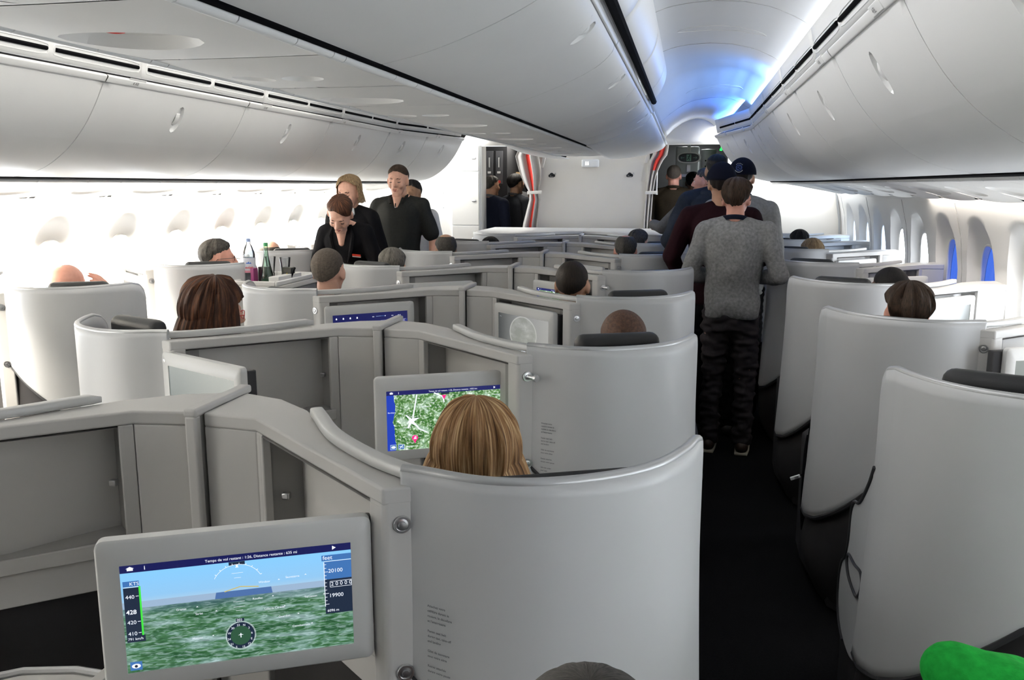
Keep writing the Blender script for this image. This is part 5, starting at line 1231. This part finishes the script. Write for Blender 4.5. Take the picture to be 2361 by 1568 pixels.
m_cap = cloth('navy_cap_cloth', (.003, .004, .010))
def hood(mtl, dy=-.075, dz=1.445):
    def f(root, HT, TB, R):
        mb = MB()
        for a in range(-4, 5): pass
        mb.tube([TB((.105*math.sin(a), dy*.55-.055*math.cos(a)+.02, dz+.012*math.cos(a))) for a in [q*.3-1.8 for q in range(13)]], [.018+.022*math.sin(q*math.pi/12) for q in range(13)], 12)
        fuse(mb, 'hood', mtl, root, .008, 3)
    return f
standing('person in a dark maroon jacket and navy cap behind the grey sweater', 1.268, 5.98, 1.835, .0, sk='tan', hair=dict(SHORT, thick=.010), hm='dark', top=c_maroon, bottom=c_black, shoe=m_shoek, extras=cap_on(0, m_cap, 0), arms=[((.26, -.02, 1.15), (.16, .2, 1.05)), ((.29, -.04, 1.16), (.2, .1, .95))], fold=.010, wide=1.04)
standing('person in a light grey hoodie and navy crested cap behind the boy in grey', 1.425, 6.42, 1.878, -.15, sk='tan', hair=dict(SHORT, thick=.010), hm='dark', top=c_lgrey, bottom=c_black, shoe=m_shoek, extras=cap_on(-.6, m_cap, math.pi+.12), fold=.010)
standing('tall person in a blue grey hoodie with faded black hair in the right aisle', 1.262, 7.0, 1.945, .1, sk='olive', hair=[dict(front=60, side=66, back=80, thick=.012, amp=.002), dict(front=60, side=84, back=118, thick=.004, amp=.001, top=60)], hm='black', top=c_denim, bottom=c_black, shoe=m_shoek, extras=hood(c_denim), arms=[((.25, -.03, 1.15), (.16, .2, 1.05)), ((.31, -.02, 1.13), (.24, .14, 1.0))], fold=.011, wide=1.06)
standing('person with greying hair in profile looking left, one hand resting on the front counter', 1.195, 8.12, 1.860, .25, sk='pink', hair=dict(SHORT, thick=.007, front=52), hm='greydark', top=c_mid, bottom=c_black, shoe=m_shoek, hy=1.0, eyes='open', brow='dark', arms=[((.235, -.02, 1.15), (.25, .04, .90)), ((.33, .14, 1.22), (.36, .385, 1.235))], voxel=.005)
standing('person in a brown jacket with cropped grey hair standing in the right doorway', .885, 10.12, 1.942, .0, sk='pink', hair=dict(BUZZ, thick=.005), hm='buzz', top=c_brown, bottom=c_black, shoe=m_shoek, fold=.014, wide=1.10, collar=c_brown)
standing('person in black half hidden between the brown jacket and the profile face', 1.10, 10.6, 1.86, .0, sk='brown', hair=dict(SHORT), hm='black', top=c_black, bottom=c_black, shoe=m_shoek)
# left aisle
def name_badge(root, HT, TB, R):
    o = TB((-.10, .128, 1.30)); mb = MB(); mb.obox(o, R @ Vector((1, 0, .1)), R @ Vector((0, 1, 0)), R @ Vector((-.1, 0, 1)), .062, .006, .014); b = mb.build('name_badge', mat('red_badge', (.55, .04, .02), .4), parent=root)
    mb = MB(); mb.obox(o+R @ Vector((0, .001, -.012)), R @ Vector((1, 0, .1)), R @ Vector((0, 1, 0)), R @ Vector((-.1, 0, 1)), .062, .006, .006); mb.build('badge_strip', c_white, parent=b)
    for s in (1, -1):
        mb = MB(); pts = [TB((s*.06, .02, 1.487)), TB((s*.085, .075, 1.43)), TB((s*.07, .112, 1.35)), TB((s*.025, .128, 1.24))]; mb.tube(pts, [.012, .02, .022, .006], 8); mb.build('lapel', c_black, parent=root)
    mb = MB(); mb.ell(TB((.10, .118, 1.30)), (.006, .005, .006)); mb.build('brooch', m_steel, parent=root)
SLICK = dict(skew=-14, front=55, side=96, back=118, thick=.010, amp=.0015)
def bun(root, HT, TB, R):
    mb = MB(); mb.cap(TB((0, .050, 1.465)), .046, TB((0, .100, 1.385)), .024); mb.build('open_neck_skin', SK['fair'], parent=root)
    mb = MB(); mb.ell(HT((0, -.125, .01)), (.042, .035, .040)); mb.build('hair_bun', HM['auburn'], parent=root); name_badge(root, HT, TB, R)
standing('crew member in black uniform with tied dark auburn hair bending forward over the trolley', -1.375, 5.86, 1.648, math.pi+.05, H=1.76, sk='fair', fem=True, lean=.50, hp=.28, hr=-.12, hair=dict(SLICK), hm='auburn', top=c_black, bottom=c_black, shoe=m_shoek, eyes='down', extras=bun, arms=[((.24, .10, 1.16), (.16, .25, 1.00)), ((.24, .10, 1.16), (.16, .25, 1.00))], voxel=.005, neckline=1.46, wide=.95, hscale=1.06)
def scarf(root, HT, TB, R):
    for s in (1, -1):
        mb = MB(); mb.tube([TB((s*.035, .055, 1.475)), TB((s*.05, .085, 1.44)), TB((s*.03, .105, 1.38))], [.012, .018, .004], 8); mb.build('shirt_collar', c_white, parent=root)
    mb = MB(); mb.ell(TB((0, .075, 1.40)), (.035, .045, .075)); mb.build('shirt_front', c_white, parent=root)
WB = dict(skew=10, front=47, side=92, back=116, thick=.014, amp=.004, freq=50, drop=.085, flare=.012, facegap=66, n=96)
standing('crew member in dark jacket and white collar with blonde bob standing behind the colleague', -1.54, 6.45, 1.778, math.pi-.12, sk='fair', fem=True, hair=WB, hm='lblonde', hp=.25, top=c_black, bottom=c_black, shoe=m_shoek, eyes='down', extras=scarf, voxel=.005, hscale=1.05)
def placket(root, HT, TB, R):
    mb = MB(); mb.cap(TB((0, .055, 1.475)), .040, TB((-.004, .094, 1.405)), .018); mb.build('open_neck_skin', SK['fair'], parent=root)
    for s in (1, -1):
        mb = MB(); mb.tube([TB((s*.062, -.02, 1.492)), TB((s*.068, .04, 1.478)), TB((s*.045, .092, 1.425))], [.008, .014, .012], 8); mb.build('collar_flap', c_polo, parent=root)
    mb = MB(); mb.tube([TB((0, .104, 1.43)), TB((0, .122, 1.30))], .006, 6); mb.build('placket', c_polo, parent=root)
    for z in (1.40, 1.35): mb = MB(); mb.ell(TB((0, .121 if z < 1.38 else .113, z)), (.005, .004, .005)); mb.build('shirt_button', m_eye, parent=root)
standing('person in a dark grey polo shirt with short receding hair standing in the left aisle', -1.325, 7.0, 1.874, math.pi+.02, sk='fair', hair=dict(front=55, side=84, back=122, thick=.008, amp=.002), hm='brown', top=c_polo, bottom=c_black, shoe=m_shoek, sleeve=.3, eyes='down', hp=.12, extras=placket, voxel=.005, wide=.98, fold=.012, belly=.012, hscale=1.05, arms=[((.262, -.02, 1.14), (.27, .06, .90)), ((.262, -.02, 1.14), (.27, .06, .90))])
standing('person with dark hair and white shirt hidden behind the polo shirt', -1.435, 7.7, 1.745, math.pi, sk='olive', hair=dict(SHORT), hm='black', top=c_white, bottom=c_black, shoe=m_shoek)
# galley group seen through the left doorway
standing('person with greying hair and spectacles in a navy jumper in the left doorway', -1.245, 10.2, 1.825, -.5, sk='tan', hair=dict(SHORT, thick=.007, top=18), hm='greydark', top=c_navy, bottom=c_black, shoe=m_shoek, glasses=('k', m_fr), collar=c_mid, wide=1.06)
standing('person with black hair in a slate jacket, middle of the galley group', -1.02, 10.55, 1.84, -.6, sk='olive', hair=dict(SHORT, thick=.018), hm='black', top=c_slate, bottom=c_black, shoe=m_shoek, collar=c_mid)
standing('person in a blue shirt in the galley, mostly behind the curtain', -.86, 10.85, 1.78, -.3, sk='tan', hair=dict(SHORT), hm='black', top=c_blue, bottom=c_black, shoe=m_shoek)
standing('person with pale blonde hair at the back of the galley group', -1.13, 11.2, 1.87, 0, sk='fair', hair=dict(SHORT), hm='lblonde', top=c_mid, bottom=c_black, shoe=m_shoek)
EV = text_mesh('evian', .030, True); m_white_pl = mat('white_plug_plastic', (.75, .75, .76), .35)
bpy.data.scenes.remove(TS)
# ------------------------------------------------------------------ loose things
r = empty('bar_trolley', (-1.47, 5.05, 0), 0, 'white topped bar trolley standing in the left aisle behind the crew', 'trolley')
m_tray = mat('white_tray_paper', (.72, .71, .69), .6)
mb = MB(); mb.box(-.16, .13, -.28, .28, .08, 1.07); mb.build('body', m_mid_, parent=r, bevel=.008) if False else mb.build('body', m_recess, parent=r, bevel=.008)
mb = MB(); mb.box(-.17, .14, -.30, .30, 1.07, 1.105)
for a in ((-.17, -.155, -.30, .30), (.125, .14, -.30, .30), (-.155, .125, -.30, -.285), (-.155, .125, .285, .30)): mb.box(a[0], a[1], a[2], a[3], 1.105, 1.135)
mb.build('tray', m_tray, parent=r, bevel=.006)
for x in (-.12, .09):
    for y in (-.24, .24):
        mb = MB(); mb.lathe([(0, -.012), (.035, -.012), (.04, 0), (.035, .012), (0, .012)], (x, y, .04), 20, Matrix.Rotation(math.pi/2, 3, 'Y')); mb.build('wheel', m_black, parent=r)
m_pet = glassy('clear_bottle_plastic', (.88, .93, .97), .05, .08)
r = empty('water_bottle', (-1.600, 4.93, 1.106), 0, 'large clear plastic water bottle with a white and pink label on the trolley', 'bottle'); r.scale = (.84, .84, .84)
mb = MB(); mb.lathe([(0, 0), (.038, .002), (.043, .012), (.041, .03), (.043, .045), (.041, .06), (.043, .075), (.0435, .17), (.042, .19), (.043, .205), (.040, .225), (.028, .265), (.015, .285), (.0135, .305), (0, .305)], (0, 0, 0), 32); mb.build('bottle_body', m_pet, parent=r)
mb = MB(); mb.lathe([(.0155, .300), (.0155, .322), (.013, .325), (0, .325)], (0, 0, 0), 20); mb.build('cap', mat('pale_blue_cap', (.35, .45, .70), .4), parent=r)
def band(name, z0, z1, m, rr=.0445, a0=0, a1=2*math.pi):
    q = MB(); q.grid(lambda u, v: (rr*math.cos(a0+(a1-a0)*u), rr*math.sin(a0+(a1-a0)*u), z0+(z1-z0)*v), 40, 2); return q.build(name, m, parent=r)
lb = band('label', .075, .185, mat('white_label', (.72, .74, .80), .5)); m_ev = mat('red_label_print', (.65, .04, .06), .5); m_evb = mat('blue_label_print', (.05, .15, .55), .5)
q = MB(); q.grid(lambda u, v: (.0452*math.cos(2*math.pi*u), .0452*math.sin(2*math.pi*u), .076+.016*v), 40, 2); q.build('pink_band', mat('pink_band', (.80, .33, .42), .5), parent=lb)
t = text_mesh2 = None
def wrap(tm, z0, ac, rr): return tm.xform(lambda p: Vector((rr*math.cos(ac+p.x/rr), rr*math.sin(ac+p.x/rr), z0+p.y)))
wrap(EV, .105, -1.80, .0456).build('brand_name', m_ev, parent=lb, smooth=False)
q = MB(); z = .150
for x0, h in ((-.0, .012), (.012, .018), (.025, .012)): q.add([(x0-.006, z-.008, 0), (x0+.012, z-.008, 0), (x0+.005, z-.008+h, 0)], [(0, 1, 2)])
q.xform(lambda p: Vector((.0456*math.cos(-1.55+p.x/.0456), .0456*math.sin(-1.55+p.x/.0456), p.y))).build('mountain_print', m_evb, parent=lb, smooth=False)
r = empty('sparkling_bottle', (-1.470, 4.90, 1.106), 0, 'slender pale green glass bottle with a green cap on the trolley', 'bottle'); r.scale = (.85, .85, .85)
m_gg = glassy('pale_green_glass', (.62, .80, .70), .06, .05)
mb = MB(); mb.lathe([(0, 0), (.040, .003), (.0445, .014), (.046, .035), (.044, .065), (.036, .105), (.026, .15), (.018, .195), (.0145, .235), (.0150, .272), (.012, .277), (0, .277)], (0, 0, 0), 32); mb.build('bottle_body', m_gg, parent=r)
mb = MB(); mb.lathe([(0, .004), (.040, .006), (.043, .02), (.043, .032), (0, .032)], (0, 0, 0), 28); mb.build('bottle_base_label', mat('dark_green_base', (.01, .10, .03), .3), parent=r)
mb = MB(); mb.lathe([(.0165, .268), (.0165, .292), (.014, .295), (0, .295)], (0, 0, 0), 20); mb.build('cap', mat('green_cap', (.05, .30, .12), .4), parent=r)
for x, y, h, nme in ((-1.525, 5.06, .17, 'left'), (-1.405, 5.02, .17, 'right')):
    r = empty('stack_of_cups', (x, y, 1.106), 0, 'clear plastic tumbler stack behind the glass bottle, the %s one' % nme, 'cups', 'clear tumblers on the trolley'); r.scale = (.85, .85, .8)
    mb = MB()
    mb.lathe([(.026, .06), (.040, .06+h*.75), (.041, .06+h*.75), (.040, .062+h*.75), (.025, .062)], (0, 0, 0), 28); mb.build('tumbler', m_cup, parent=r)
    mb = MB(); mb.tube([(.0405*math.cos(a), .0405*math.sin(a), .06+h*.75) for a in [q*math.pi/14 for q in range(28)]], .0013, 5, closed=True); mb.lathe([(.024, 0), (.030, .062), (.026, .064), (0, .064)], (0, 0, 0), 24); mb.build('tumbler_rim', m_cup, parent=r)
for x, y, c, nme in ((-1.535, 5.00, (.025, .02, .02), 'black carton drink pack between the two bottles'), (-1.375, 5.00, (.02, .018, .015), 'black carton with a yellow triangle right of the glass bottle'), (-1.555, 4.90, (.22, .02, .12), 'narrow magenta drink carton behind the water bottle')):
    r = empty('carton', (x, y, 1.106), 0, nme, 'carton'); r.scale = (.9, .9, .85); w_ = .035 if c[0] < .1 else .012
    mb = MB(); mb.box(-w_, w_, -.03, .03, 0, .11); mb.build('box', mat('carton_'+nme.split()[0]+nme.split()[-1], c, .4), parent=r, bevel=.003)
    if 'yellow' in nme: mb = MB(); mb.add([(-.012, -.0315, .045), (.012, -.0315, .045), (.004, -.0315, .075)], [(0, 1, 2)]); mb.build('triangle_print', mat('yellow_print', (.6, .45, .03), .5), parent=r, smooth=False)
mb = MB(); mb.tube([(-1.345, 4.97, 1.137), (-1.32, 4.98, 1.20)], .006, 8); tag(mb.build('stirrer', m_black), 'thin dark stirrer leaning at the right end of the trolley tray', 'stirrer')
mb = MB(); mb.prism([(-1.40, 4.78), (-1.345, 4.80), (-1.335, 5.1), (-1.38, 5.1)], 1.106, 1.16); tag(mb.build('paper_napkins', m_tray, bevel=.004), 'white folded napkins standing at the right side of the trolley', 'napkins')
# headset plug on its cable, strap
r = empty('headset_plug', (1.535, 3.60, .56), 0, 'white plug hanging on a thin black cable beside the third right shell', 'plug')
mb = MB(); mb.obox((0, 0, -.055), (-1, 0, -.42), (0, 1, 0), (-.42, 0, 1), .042, .012, .014); mb.build('plug_body', m_white_pl, parent=r, bevel=.003)
mb = MB(); mb.obox((.004, -.0065, -.053), (-1, 0, -.42), (0, 1, 0), (-.42, 0, 1), .016, .003, .010); mb.build('metal_contact', m_steel, parent=r)
mb = MB(); mb.tube(cat([(.02, .0, -.046), (.035, .0, -.02), (.045, .02, .12), (.06, .05, .26), (.07, .08, .40)], 8), .0025, 6); mb.build('cable', m_black, parent=r)
mb = MB(); mb.tube(cat([(1.598, 3.32, .66), (1.588, 3.30, .60), (1.583, 3.28, .50), (1.583, 3.27, .36), (1.59, 3.27, .26)], 6), [.014]*25, 8); mb.xform(lambda p: Vector((p.x, p.y+.38, p.z)))
tag(mb.build('bag_strap', m_black), 'black strap hanging over the aisle side of the second right suite', 'strap')
mb = MB(); mb.add([(1.80, 8.30, 1.229), (1.95, 8.34, 1.229), (1.93, 8.50, 1.229), (1.80, 8.47, 1.229)], [(0, 1, 2, 3)]); tag(mb.build('safety_card', mat('pale_blue_card', (.25, .40, .75), .4), solid=.003, smooth=False), 'small blue card lying on the farthest right suite rim', 'card')
for i, (x, y, z, nme) in enumerate(((2.12, 5.62, 1.2, 'behind the third right shell'),)):
    pass
# reading lamp at the left edge
r = empty('reading_lamp', (-2.25, 3.62, 1.20), 0, 'small round white reading lamp at the left edge above the console', 'lamp')
mb = MB(); mb.tube([(0, 0, 0), (0, 0, .05), (.01, 0, .075)], .006, 8); mb.build('stem', m_rim, parent=r)
mb = MB(); mb.lathe([(0, 0), (.030, .006), (.036, .016), (.030, .026), (0, .03)], (0, 0, .075), 24, Matrix.Rotation(.4, 3, 'Y')); mb.build('lamp_head', m_rail, parent=r)
